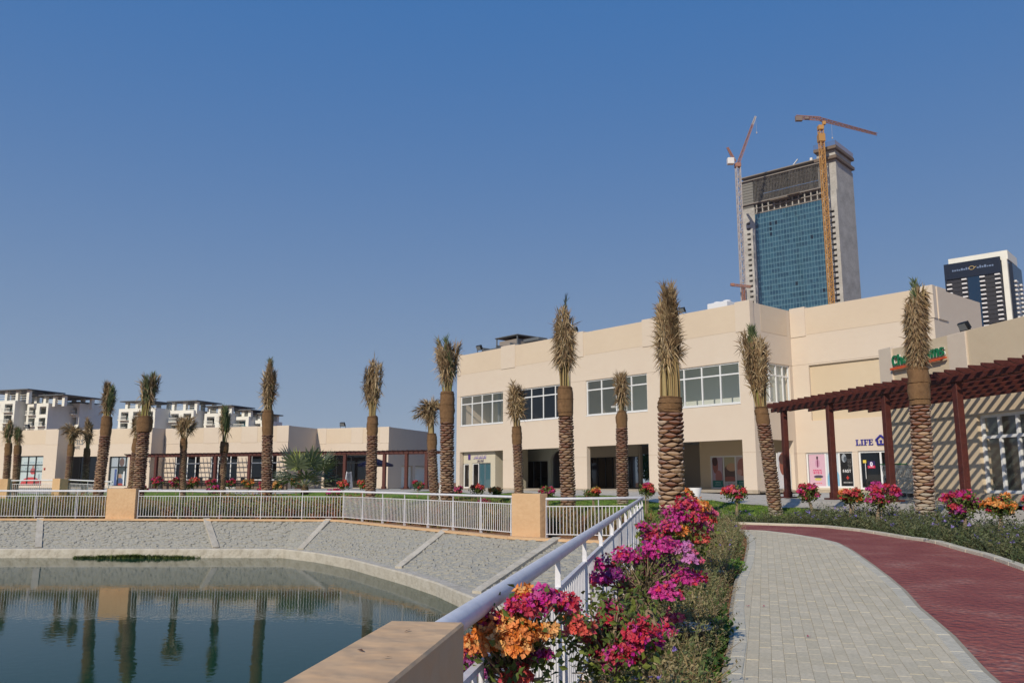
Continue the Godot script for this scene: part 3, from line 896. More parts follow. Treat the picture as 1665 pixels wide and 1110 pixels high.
	for k in 12:
		var a0 := PI * k / 12; var a1 := PI * (k + 1) / 12
		var p0 := Vector3(-23.05 - cos(a0) * .95, 2.36 - .0 + sin(a0) * .8, -5.64); var p1 := Vector3(-23.05 - cos(a1) * .95, 2.36 + sin(a1) * .8, -5.64)
		g.quad(p0, p1, Vector3(p1.x, 3.17, -5.64), Vector3(p0.x, 3.17, -5.64)); g.quad(p1, p0, p0 + Vector3(0, 0, -.25), p1 + Vector3(0, 0, -.25))
	part("arch_head", g, M.interior_grey, b)
	window(b, "window", at(-27.25, .05, -5.7), 2.9, 2.29, [1.05, 1.95], [], M.dark_glass, M.alu, .05)
	# hall behind the third and fourth openings
	g = Geo.new()
	wall(g, -20.7, -14.1, .05, 3.44, -5.9, -5.62, [[-19.35, -14.2, .05, 2.5]])
	g.span(Vector3(-14.2, .05, -5.9), Vector3(-14.0, 3.44, -5.62))
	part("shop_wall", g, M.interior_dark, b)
	window(b, "window", at(-19.35, .05, -5.75), 5.15, 2.45, [.8, 1.66, 2.4, 3.3, 4.2], [], M.dark_glass, M.dark_frame, .06)
	g = Geo.new()
	wall(g, -8.4, -.4, .05, 3.44, -5.9, -5.62, [[-7.5, -3.7, .08, 2.34]])
	g.span(Vector3(-8.4, .05, -10.8), Vector3(-8.2, 3.44, -5.9))
	part("shop_wall", g, M.wall_olive, b)
	var pf := window(b, "shop_window", at(-7.5, .08, -5.72), 3.8, 2.26, [1.08, 2.06, 2.95], [], M.glass, M.frame, .1, false)
	rng.seed = 77
	for k in 4:
		var im := sheet_image(60, 120, rgb(176, 158, 176))
		if k == 0:
			disc(im, 18, 30, 16, 34, rgb(150, 92, 80)); disc(im, 16, 16, 16, 18, rgb(70, 40, 40)); disc(im, 36, 78, 20, 26, rgb(170, 112, 108))
		elif k == 1:
			im.fill(rgb(176, 170, 140)); disc(im, 30, 70, 40, 40, rgb(96, 76, 70)); disc(im, 40, 40, 30, 16, rgb(196, 160, 130)); disc(im, 28, 86, 34, 10, rgb(158, 96, 84))
		else:
			im.fill(rgb(190, 176, 178)); disc(im, 34, 40, 26, 34, rgb(176, 122, 112)); disc(im, 20, 60, 14, 12, rgb(206, 160, 150))
		if k != 1:
			im.fill_rect(Rect2i(0, 92, 60, 28), rgb(34, 112, 104)); print_lines(im, 10, 98, 40, 3, 6, rgb(190, 216, 208))
		else:
			im.fill_rect(Rect2i(0, 96, 60, 24), rgb(196, 194, 200)); print_lines(im, 14, 102, 34, 2, 7, rgb(120, 90, 110))
		poster(pf, "poster", at([.54, 1.57, 2.5, 3.4][k], 1.13, .05), .86, 2.08, im)
	# chairs of the cafe behind the glass
	for k in 3:
		g = Geo.new()
		var cx := -26.9 + k * .8
		for s in [[-.18, -.18], [.18, -.18], [-.18, .18], [.18, .18]]:
			g.span(Vector3(cx + s[0] - .02, .06, -6.6 + s[1] - .02), Vector3(cx + s[0] + .02, .95 if s[1] < 0 else .5, -6.6 + s[1] + .02))
		g.span(Vector3(cx - .2, .48, -6.8), Vector3(cx + .2, .52, -6.4)); g.span(Vector3(cx - .2, .72, -6.79), Vector3(cx + .2, .95, -6.77))
		part("cafe_chair", g, M.interior, b)
	# shop posters around the corner
	g = Geo.new(); g.span(Vector3(-.3, .1, -4.1), Vector3(-.25, 2.3, -2.6))
	part("poster_backing", g, M.frame, b)
	var im2 := sheet_image(64, 128, rgb(222, 226, 232))
	disc(im2, 24, 40, 20, 40, rgb(150, 84, 66)); disc(im2, 22, 24, 20, 18, rgb(74, 42, 36)); disc(im2, 50, 110, 30, 40, rgb(236, 238, 242))
	poster(b, "poster", Transform3D(ret.basis, Vector3(-.23, 1.25, -3.3)), 1.2, 2.2, im2)

	# --- recessed part: chemist
	g = Geo.new(); g.span(Vector3(.4, .1, -6.6), Vector3(8.6, 3.9, -6.5))
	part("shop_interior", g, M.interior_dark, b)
	var sw2 := window(b, "shop_window", at(.58, .2, -4.66), 3.08, 2.13, [1.27, 2.16], [], M.glass, M.frame, .09, false)
	var ims := []
	var im3 := sheet_image(64, 120, rgb(206, 172, 190))
	im3.fill_rect(Rect2i(30, 8, 6, 12), rgb(20, 18, 22)); disc(im3, 33, 34, 10, 16, rgb(196, 150, 178)); disc(im3, 33, 34, 3, 16, rgb(120, 60, 90))
	print_lines(im3, 10, 58, 44, 3, 6, rgb(196, 40, 96), 4); disc(im3, 34, 84, 18, 6, rgb(80, 70, 90)); disc(im3, 32, 94, 14, 5, rgb(200, 190, 110)); print_lines(im3, 14, 108, 36, 1, 6, rgb(220, 90, 90), 3)
	var im4 := sheet_image(64, 120, rgb(196, 206, 216))
	disc(im4, 30, 26, 15, 20, rgb(206, 156, 120)); disc(im4, 28, 14, 18, 12, rgb(170, 96, 50)); disc(im4, 32, 100, 34, 44, rgb(130, 178, 208)); print_lines(im4, 12, 84, 40, 3, 7, rgb(236, 240, 246))
	var im5 := sheet_image(64, 120, rgb(22, 22, 24))
	disc(im5, 18, 16, 12, 16, rgb(150, 158, 168)); disc(im5, 24, 20, 8, 10, rgb(80, 88, 98)); print_lines(im5, 34, 22, 24, 7, 5, rgb(190, 190, 190), 1)
	im5.fill_rect(Rect2i(30, 82, 4, 14), rgb(200, 60, 50)); im5.fill_rect(Rect2i(25, 87, 14, 4), rgb(200, 60, 50)); print_lines(im5, 10, 104, 44, 1, 5, rgb(170, 170, 170), 5)
	ims = [im3, im4, im5]
	for k in 3:
		var p := poster(sw2, "poster", at([.68, 1.715, 2.62][k], 1.06, .05), [1.1, .79, .8][k], 1.94, ims[k])
		if k == 2: lettering(p, "poster_words", "FAST", .24, .005, M.white_paint, at(-.3, -.22, .004), false, 700)
	var dr := window(b, "entrance", at(4.0, .12, -4.66), 2.4, 2.22, [1.32], [], M.dark_glass, M.frame, .1)
	var im6 := sheet_image(64, 64, rgb(40, 26, 84))
	im6.fill_rect(Rect2i(0, 40, 64, 24), rgb(190, 40, 80)); disc(im6, 32, 26, 12, 20, rgb(224, 220, 236)); disc(im6, 32, 24, 4, 7, rgb(60, 40, 110)); print_lines(im6, 8, 48, 48, 1, 6, rgb(240, 220, 230), 5)
	poster(dr, "sticker", at(.72, 1.42, .06), .46, .42, im6)
	g = Geo.new(); g.span(Vector3(.22, 1.52, .05), Vector3(.42, 1.7, .06)); part("notice", g, mat(rgb(222, 196, 80), .6), dr)
	g = Geo.new(); g.tube([Vector3(.4, .6, .14), Vector3(.4, 1.5, .14)], [.018, .018], 6); part("handle", g, M.white_paint, dr)
	var blue := mat(rgb(38, 36, 140), .45)
	lettering(b, "sign_letters", "LIFE", .47, .09, blue, at(3.92, 2.56, -4.46), true, 700)
	g = Geo.new()
	var hs := [Vector3(5.28, 2.7, 0), Vector3(5.7, 2.7, 0), Vector3(5.7, 2.94, 0), Vector3(5.8, 2.94, 0), Vector3(5.49, 3.22, 0), Vector3(5.18, 2.94, 0), Vector3(5.28, 2.94, 0)]
	for k in hs.size():
		g.bar(hs[k] + Vector3(0, 0, -4.41), hs[(k + 1) % hs.size()] + Vector3(0, 0, -4.41), .08, .09, Vector3.FORWARD)
	g.span(Vector3(5.82, 2.84, -4.46), Vector3(6.6, 2.93, -4.38)); g.tube([Vector3(5.49, 2.74, -4.4), Vector3(5.49, 2.94, -4.4)], [.03, .08], 6)
	part("sign_emblem", g, blue, b)

func build_right_wing() -> void:
	var b := thing("supermarket_building", "single storey sand coloured supermarket wing behind the dark red pergola", "building", right_at.origin, TURN_RIGHT)
	var g := Geo.new()
	grooved_wall(g, -.46, 14.0, 5.0, .35, [[3.97, 12.6, .2, 2.45]], 2.45, 3.4)
	g.xf = Transform3D(Basis(Vector3(0, 0, 1), Vector3.UP, Vector3(-1, 0, 0)), Vector3(-.46, 0, -7))
	wall(g, 0, 6.65, 0, 5.0, -.35, 0)
	g.xf = Transform3D.IDENTITY
	part("wall", g, M.wall_olive, b)
	for c in [[-.47, .24, 5.08], [3.06, 3.86, 4.98], [9.2, 10.0, 5.08]]:
		g = Geo.new()
		g.bevel(Vector3((c[0] + c[1]) * .5, c[2] * .5 + 1.75, -.12), Vector3(c[1] - c[0], c[2] - 3.5, .36), .012)
		part("pilaster", g, M.wall, b)
	g = Geo.new()
	g.bevel(Vector3(6.53, 4.35, .006), Vector3(5.3, 1.28, .014), .004)
	part("parapet_panel", g, M.wall_olive, b)
	g = Geo.new()
	wall(g, -.5, 14, -.1, .17, -.2, .06)
	part("plinth", g, M.plinth, b)
	g = Geo.new(); g.span(Vector3(-.1, 4.3, -7), Vector3(14, 4.6, -.35)); part("roof", g, M.concrete, b)
	g = Geo.new(); g.span(Vector3(.0, -.1, -7), Vector3(14, .02, -.36)); part("floor", g, M.floor, b)
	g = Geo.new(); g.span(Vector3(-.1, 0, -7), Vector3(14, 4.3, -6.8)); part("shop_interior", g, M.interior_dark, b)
	g = Geo.new(); g.span(Vector3(3.5, 2.6, -6.8), Vector3(14, 2.7, -.36)); part("ceiling", g, M.ceiling, b)
	# shelves and goods seen through the glass
	rng.seed = 91
	for k in 5:
		g = Geo.new()
		var u := 4.6 + k * 1.6
		g.col = lin(120, 124, 124)
		for s in 4: g.span(Vector3(u, .25 + s * .48, -2.6), Vector3(u + 1.2, .29 + s * .48, -2.1))
		for s in 4:
			for q in 9:
				g.col = [lin(150, 40, 36), lin(60, 110, 70), lin(190, 180, 160), lin(70, 90, 140), lin(190, 140, 60)][rng.randi() % 5]
				if rng.randf() < .8: g.span(Vector3(u + .05 + q * .125, .292 + s * .48, -2.3), Vector3(u + .15 + q * .125, .292 + s * .48 + rng.randf_range(.12, .3), -2.15))
		part("shelf", g, M.paint, b)
	g = Geo.new()
	g.bevel(Vector3(5.2, .5, -1.1), Vector3(.9, .9, .6), .04)
	part("counter", g, M.black, b)
	var cols := []
	for k in 11: cols.push_back(.71 + k * .685)
	window(b, "shop_window", at(3.97, .2, -.2), 8.63, 2.25, cols, [1.6], M.glass, M.frame, .085)
	# sign: green letters on white backs over an orange bar
	lettering(b, "sign_back", "Choithrams", .47, .06, M.white_paint, at(.28, 4.27, .05), false, 700)
	lettering(b, "sign_letters", "Choithrams", .47, .05, mat(rgb(20, 112, 72), .5), at(.30, 4.275, .1), false, 700)
	g = Geo.new()
	g.bar(Vector3(.28, 4.29, .12), Vector3(2.8, 4.29, .12), .1, .075)
	g.bar(Vector3(2.8, 4.29, .12), Vector3(3.02, 4.31, .12), .09, .04)
	part("sign_bar", g, mat(rgb(206, 84, 36), .5), b)
	g = Geo.new(); g.bevel(Vector3(3.4, 1.3, .03), Vector3(.12, .17, .07), .01)
	var fb := part("alarm_box", g, mat(rgb(150, 30, 28), .5), b)

func build_pergola(called: String, label: String, base: Transform3D, turn: float, posts: Array, u0: float, u1: float, step: float, z_front: float, z_back: float, top: float, purlins: Array, wide: float) -> void:
	var p := thing(called, label, "pergola", base.origin, turn)
	var post := Geo.new()
	post.bevel(Vector3(0, (top - .2) * .5, 0), Vector3(wide, top - .2, wide), .008)
	var pm_ := post.mesh()
	var foot := Geo.new()
	foot.bevel(Vector3(0, .03, 0), Vector3(wide * 2.6, .05, wide * 2.6), .01)
	for s in [-1, 1]: foot.bevel(Vector3(s * wide * .62, .13, 0), Vector3(.02, .18, wide * 1.2), .004)
	var fm := foot.mesh()
	for u in posts:
		var o := part("post", pm_, M.timber, p); o.position = Vector3(u, 0, z_front - .5)
		part("post_foot", fm, M.timber, o)
	var raf := Geo.new()
	var l := z_front - z_back
	var t := .045; var hh := .115
	# rafter with a sloping cut at its outer end
	var pr := [Vector2(0, -hh), Vector2(l - .16, -hh), Vector2(l, -.05), Vector2(l, 0), Vector2(0, 0)]
	for s in [-1, 1]:
		for k in range(1, pr.size() - 1):
			var a := Vector3(s * t * .5, pr[0].y, pr[0].x); var bb := Vector3(s * t * .5, pr[k].y, pr[k].x); var c := Vector3(s * t * .5, pr[k + 1].y, pr[k + 1].x)
			if s > 0: raf.tri(a, c, bb)
			else: raf.tri(a, bb, c)
	for k in pr.size():
		var q: Vector2 = pr[k]; var r: Vector2 = pr[(k + 1) % pr.size()]
		raf.quad(Vector3(t * .5, q.y, q.x), Vector3(t * .5, r.y, r.x), Vector3(-t * .5, r.y, r.x), Vector3(-t * .5, q.y, q.x))
	var rm := raf.mesh()
	var u := u0
	while u <= u1:
		var o := part("rafter", rm, M.timber, p)
		o.position = Vector3(u, top + rng.randf_range(-.006, .006), z_back)
		u += step
	for z in purlins:
		var g := Geo.new()
		g.bevel(Vector3((u0 + u1) * .5, top - hh - .044, z), Vector3(u1 - u0 + .2, .085, .05), .006)
		part("purlin", g, M.timber, p)
	for s in [-1, 1]:
		var g := Geo.new()
		g.bevel(Vector3((u0 + u1) * .5, top - hh - .075, z_front - .5 + s * (wide * .5 + .025)), Vector3(u1 - u0 + .25, .13, .04), .006)
		part("beam", g, M.timber, p)

func build_left_wing() -> void:
	var b := thing("shop_row_building", "long low sand coloured shop row with stepped front beyond the lawn at left", "building", left_at.origin, TURN_LEFT)
	var g := Geo.new()
	var tops := 5.4
	var wins := [[-12.05, -9.26], [-8.11, -5.19], [-3.82, -1.07]]
	var holes := []
	for q in wins: holes.push_back([q[0], q[1], .7 if q != wins[1] else .05, 2.92])
	wall(g, -13.33, 0, 0, tops, -.35, 0, holes)
	# second step, further back
	g.xf = Transform3D(Basis.IDENTITY, Vector3(0, 0, -4.5))
	wall(g, 0, 7.4, 0, tops, -.35, 0, [[.9, 6.3, .05, 2.95]])
	g.xf = Transform3D(Basis(Vector3(0, 0, -1), Vector3.UP, Vector3(1, 0, 0)), Vector3(0, 0, -.35))
	wall(g, 0, 4.15, 0, tops, -.35, 0)
	g.xf.origin = Vector3(7.4, 0, -4.85)
	wall(g, 0, 9.0, 0, tops, -.35, 0, [[2.25, 4.6, .05, 2.03], [5.1, 7.9, .05, 2.05]])
	# forward blocks at the left
	g.xf = Transform3D(Basis.IDENTITY, Vector3(0, 0, 1.6))
	wall(g, -23.3, -13.4, 0, tops, -.35, 0, [[-22.8, -19.5, .05, 2.9], [-18.1, -15.95, .2, 2.87]])
	g.xf = Transform3D(Basis(Vector3(0, 0, -1), Vector3.UP, Vector3(1, 0, 0)), Vector3(-13.4, 0, 1.25))
	wall(g, 0, 2, 0, tops, -.35, 0)
	g.xf = Transform3D(Basis.IDENTITY, Vector3(0, 0, 2.9))
	wall(g, -48, -23.1, 0, tops, -.35, 0, [[-27.7, -24.7, .25, 2.97]])
	g.xf = Transform3D(Basis(Vector3(0, 0, -1), Vector3.UP, Vector3(1, 0, 0)), Vector3(-23.1, 0, 2.55))
	wall(g, 0, 1.3, 0, tops, -.35, 0)
	g.xf = Transform3D.IDENTITY
	part("wall", g, M.wall, b)
	g = Geo.new()
	g.span(Vector3(-48, 4.6, -14), Vector3(-23.5, 4.8, 2.5)); g.span(Vector3(-23.5, 4.6, -14), Vector3(-13.8, 4.8, 1.2)); g.span(Vector3(-13.8, 4.6, -14), Vector3(-.4, 4.8, -.4)); g.span(Vector3(-.4, 4.6, -14), Vector3(7, 4.8, -4.9))
	part("roof", g, M.concrete, b)
	g = Geo.new()
	g.span(Vector3(-48, 0, -14), Vector3(7, 4.6, -13.8))
	g.span(Vector3(-23.4, 0, -2.0), Vector3(-13.5, 4.6, -1.8)); g.span(Vector3(-13.0, 0, -3.6), Vector3(-.4, 4.6, -3.4)); g.span(Vector3(-.3, 0, -8.4), Vector3(7.0, 4.6, -8.2)); g.span(Vector3(-30, 0, 1.2), Vector3(-23.6, 4.6, 1.4))
	part("shop_interior", g, M.interior_dark, b)
	g = Geo.new()
	for q in [[-13.32, -12.05, 0.0], [-9.26, -8.11, 0.0], [-5.19, -3.82, 0.0], [-1.07, .02, 0.0]]: g.span(Vector3(q[0], -.1, -.2), Vector3(q[1], .7, .05))
	g.span(Vector3(-12.05, -.1, -.3), Vector3(-9.26, .7, .03)); g.span(Vector3(-3.82, -.1, -.3), Vector3(-1.07, .7, .03))
	part("plinth", g, mat(rgb(112, 96, 84), .8), b)
	# parapet pilasters and panels
	for c in [[-13.3, -11.6, .0], [-9.0, -7.3, 0.0], [-4.9, -3.2, 0.0], [-1.2, .03, 0.0], [.05, 1.0, -4.5], [3.6, 4.8, -4.5], [6.5, 7.43, -4.5], [-15.0, -13.37, 1.6], [-19.6, -18.5, 1.6], [-23.25, -22.6, 1.6], [-24.6, -23.07, 2.9], [-31.5, -30, 2.9]]:
		g = Geo.new()
		g.bevel(Vector3((c[0] + c[1]) * .5, 4.7, c[2] - .15), Vector3(c[1] - c[0], 1.44, .35), .012)
		part("parapet_pilaster", g, M.wall, b)
	for c in [[-11.6, -9.0, 0], [-7.3, -4.9, 0], [-3.2, -1.2, 0], [1.0, 3.6, -4.5], [4.8, 6.5, -4.5], [-18.5, -15.0, 1.6], [-22.6, -19.6, 1.6], [-30.0, -24.6, 2.9]]:
		g = Geo.new()
		g.bevel(Vector3((c[0] + c[1]) * .5, 4.68, c[2] + .006), Vector3(c[1] - c[0] - .01, 1.3, .014), .004)
		part("parapet_panel", g, M.panel, b)
	for q in wins:
		var w: float = q[1] - q[0]
		var y0: float = .05 if q == wins[1] else .7
		window(b, "window", at(q[0], y0, -.2), w, 2.92 - y0, [w * .27, w * .73] if q == wins[1] else [w * .48, w * .8], [2.2 - y0], M.dark_glass, M.frame, .09)
	window(b, "shop_entrance", at(-22.8, .05, 1.4), 3.3, 2.85, [1.1, 2.2], [], M.dark_glass, M.dark_frame, .06)
	window(b, "shop_entrance", at(.9, .05, -4.7), 5.4, 2.9, [1.2, 2.7, 4.2], [2.2], M.dark_glass, M.dark_frame, .07)
	rng.seed = 33
	var pw := window(b, "shop_window", at(-18.1, .2, 1.4), 2.15, 2.67, [.95, 1.8], [1.7], M.glass, M.dark_frame, .05)
	var im := sheet_image(64, 80, rgb(196, 204, 212))
	im.fill_rect(Rect2i(0, 0, 64, 80), rgb(168, 178, 190)); disc(im, 38, 14, 9, 12, rgb(96, 60, 52)); im.fill_rect(Rect2i(28, 26, 24, 22), rgb(24, 26, 34)); disc(im, 34, 56, 7, 9, rgb(180, 140, 116)); disc(im, 34, 72, 14, 14, rgb(34, 56, 110)); im.fill_rect(Rect2i(14, 34, 8, 46), rgb(44, 70, 140)); im.fill_rect(Rect2i(46, 40, 6, 40), rgb(226, 230, 236)); disc(im, 36, 78, 10, 5, rgb(170, 36, 36))
	poster(pw, "poster", at(1.07, 1.33, -.02), 2.05, 2.57, im)
	var rw := window(b, "shop_window", at(-27.7, .25, 2.7), 3.0, 2.72, [1.0, 1.95], [1.9, 1.3], M.glass, M.dark_frame, .05)
	var im2 := sheet_image(72, 64, rgb(196, 210, 214))
	print_lines(im2, 6, 12, 60, 2, 14, rgb(150, 170, 180), 3)
	disc(im2, 38, 24, 3, 5, rgb(190, 120, 90)); disc(im2, 38, 33, 8, 7, rgb(196, 24, 34)); disc(im2, 34, 64, 32, 18, rgb(200, 22, 32)); disc(im2, 56, 62, 14, 12, rgb(150, 20, 30)); disc(im2, 58, 46, 3, 8, rgb(150, 160, 170))
	poster(rw, "poster", at(1.5, 1.36, -.02), 2.9, 2.62, im2)
	lettering(b, "sign_letters", "FILS", .62, .06, M.alu, at(-22.55, 3.86, 1.62), false, 700)
	lettering(b, "sign_letters", "CAFE", .4, .06, M.alu, at(-22.6, 3.5, 1.62))
	var nm := mat(rgb(190, 196, 200), .4)
	lettering(b, "sign_letters", "Coffee", .5, .05, nm, at(-7.6, 2.3, .05))
	# white roller shutters on the shaded side
	for q in [[2.25, 4.6], [5.1, 7.9]]:
		g = Geo.new()
		g.xf = Transform3D(Basis(Vector3(0, 0, -1), Vector3.UP, Vector3(1, 0, 0)), Vector3(7.2, 0, -4.85))
		var u: float = q[0] + .06
		while u < q[1] - .1:
			g.bevel(Vector3(u, 1.03, 0), Vector3(.1, 1.96, .04), .012)
			u += .115
		part("shutter", g, M.white_wall, b)
	g = Geo.new(); g.bevel(Vector3(-24.4, 1.75, 2.94), Vector3(.14, .2, .07), .01)
	part("alarm_box", g, mat(rgb(160, 40, 36), .5), b)

# ---------------------------------------------------------------- railings
func spread(pts: Array, step: float) -> Array:       # points at even steps along a polyline, with directions
	var out := []
	var carry := 0.0
	for i in pts.size() - 1:
		var a: Vector3 = pts[i]; var b: Vector3 = pts[i + 1]
		var l := a.distance_to(b)
		var s := carry
		while s < l:
			out.push_back([a.lerp(b, s / l), (b - a).normalized()])
			s += step
		carry = s - l
	return out

func railing(label: String, pts: Array, hand: float, bars := true) -> void:
	var f := thing("railing", label, "railing", pts[0], 0.0, "white tubular railings round the pond")
	var o: Vector3 = pts[0]
	var loc := []
	for p in pts: loc.push_back(p - o)
	var up := func(y: float) -> Array:
		var out := []
		for p in loc: out.push_back(p + Vector3(0, y, 0))
		return out
	var g := Geo.new()
	var rad := []
	for p in loc: rad.push_back(.037)
	g.tube(up.call(hand), rad, 14)
	part("handrail", g, M.rail_paint, f)
	for y in [hand - .2, .1]:
		g = Geo.new()
		for i in loc.size() - 1: g.bar(loc[i] + Vector3(0, y, 0), loc[i + 1] + Vector3(0, y, 0), .03, .022)
		part("top_rail" if y > .5 else "bottom_rail", g, M.rail_paint, f)
	# posts: flat fins that narrow towards the handrail
	var fin := Geo.new()
	var pr := [Vector2(-.03, -.12), Vector2(.065, -.12), Vector2(.05, .45), Vector2(.02, hand - .2), Vector2(.014, hand - .03), Vector2(-.014, hand - .03), Vector2(-.018, hand - .2)]
	for s in [-1, 1]:
		for k in range(1, pr.size() - 1):
			var a := Vector3(pr[0].x, pr[0].y, s * .008); var b := Vector3(pr[k].x, pr[k].y, s * .008); var c := Vector3(pr[k + 1].x, pr[k + 1].y, s * .008)
			if s > 0: fin.tri(a, b, c)
			else: fin.tri(a, c, b)
	for k in pr.size():
		var q: Vector2 = pr[k]; var r: Vector2 = pr[(k + 1) % pr.size()]
		fin.quad(Vector3(q.x, q.y, -.008), Vector3(r.x, r.y, -.008), Vector3(r.x, r.y, .008), Vector3(q.x, q.y, .008))
	var fm := fin.mesh()
	for q in spread(loc, 1.67):
		var d: Vector3 = q[1]
		var x := Vector3.UP.cross(d).normalized()
		part("post", fm, M.rail_paint, f).transform = Transform3D(Basis(x, Vector3.UP, x.cross(Vector3.UP)), q[0])
	if not bars: return
	var bal := Geo.new()
	bal.tube([Vector3(0, .105, 0), Vector3(0, hand - .2, 0)], [.0105, .0105], 6, false)
	var bm := bal.mesh()
	for q in spread(loc, .111):
		part("baluster", bm, M.rail_paint, f).position = q[0]

func pier(label: String, a: Vector3, b: Vector3, thick: float, tall: float) -> void:
	var d := b - a; d.y = 0
	var p := thing("pier", label, "pier", (a + b) * .5, atan2(-d.z, d.x), "orange rendered piers between the railings")
	var g := Geo.new()
	g.bevel(Vector3(0, tall * .5 - .1, 0), Vector3(d.length(), tall + .2, thick), .006)
	part("pier_body", g, M.pier, p)

func build_railings() -> void:
	var k := Vector3(0, .02, 0)
	var far := func(x: float, z: float) -> Vector3: return Vector3(x, h(x, z) + .01, z)
	var w0: Vector3 = far.call(-36, -35.25); var w1: Vector3 = far.call(-16.42, -34.85)
	railing("white railing along the far bank left of the nearest full orange pier", [w0, far.call(-26, -35.08), w1], 1.1)
	var c0: Vector3 = far.call(-15.1, -34.8); var bend: Vector3 = far.call(-6.75, -34.55); var c1: Vector3 = far.call(.02, -24.95)
	railing("long white railing on the far bank with a bend between two orange piers", [c0, far.call(-11, -34.68), bend, far.call(-3.3, -29.8), c1], 1.1)
	var e0: Vector3 = far.call(.95, -23.85); var cor: Vector3 = far.call(3.35, -22.1); var e1 := Vector3(-.235, .01, -2.5)
	railing("white railing that turns the corner and runs towards the camera beside the flowers", [e0, cor, e1], 1.05)
	pier("orange pier on the far bank in front of two palm trunks", far.call(-16.35, -34.86), far.call(-15.17, -34.82), .3, 1.2)
	pier("orange pier in the middle where the far railing changes direction", far.call(.1, -24.8), far.call(.88, -23.95), .3, 1.2)
	pier("large orange pier nearest the camera at the end of the handrail", Vector3(-.236, 0, -2.45), Vector3(-.40, 0, -1.3), .21, 1.12)
	# the railing of another path in the distance at the left
	railing("small distant white railing at far left between two little orange piers", [far.call(-34.5, -50), far.call(-29.9, -50)], 1.0, true)
	railing("small distant white railing at far left behind the palm trunks", [far.call(-29.2, -50), far.call(-26.6, -50)], 1.0, true)
	railing("small distant white railing at far left ending at the grass", [far.call(-25.9, -50), far.call(-22.6, -48.5)], 1.0, true)
	pier("small distant orange pier at the far left edge in front of the red shop poster", far.call(-29.9, -50), far.call(-29.25, -50), .5, 1.1)
	pier("small distant orange pier in shade near the two shop entrance palms", far.call(-26.55, -50), far.call(-25.9, -49.6), .5, 1.1)

# ---------------------------------------------------------------- date palms, newly planted with their fronds tied up
func boot_mesh(w: float, hh: float, p: float, face: Color, cut: Color) -> Geo:
	# the stub of a cut leaf stalk: a lens-shaped scale whose upper lip stands out
	var g := Geo.new()
	var top := [Vector3(-w * .5, hh * .04, 0), Vector3(-w * .27, hh * .3, p * .8), Vector3(0, hh * .38, p), Vector3(w * .27, hh * .3, p * .8), Vector3(w * .5, hh * .04, 0)]
	var low := [Vector3(-w * .5, hh * .04, 0), Vector3(-w * .27, -hh * .3, p * .42), Vector3(0, -hh * .46, p * .45), Vector3(w * .27, -hh * .3, p * .42), Vector3(w * .5, hh * .04, 0)]
	var back := Vector3(0, 0, -.6 * p)
	for k in 4:
		var m0: Vector3 = top[k].lerp(low[k], .5) + Vector3(0, 0, p * .12); var m1: Vector3 = top[k + 1].lerp(low[k + 1], .5) + Vector3(0, 0, p * .12)
		g.col = face
		g.quad(low[k], low[k + 1], m1, m0)
		g.col = face.lerp(cut, .5)
		g.quad(m0, m1, top[k + 1], top[k])
		g.col = cut
		g.quad(top[k], top[k + 1], top[k + 1] + back, top[k] + back)
		g.col = face
		g.quad(low[k] + back, low[k + 1] + back, low[k + 1], low[k])
	return g

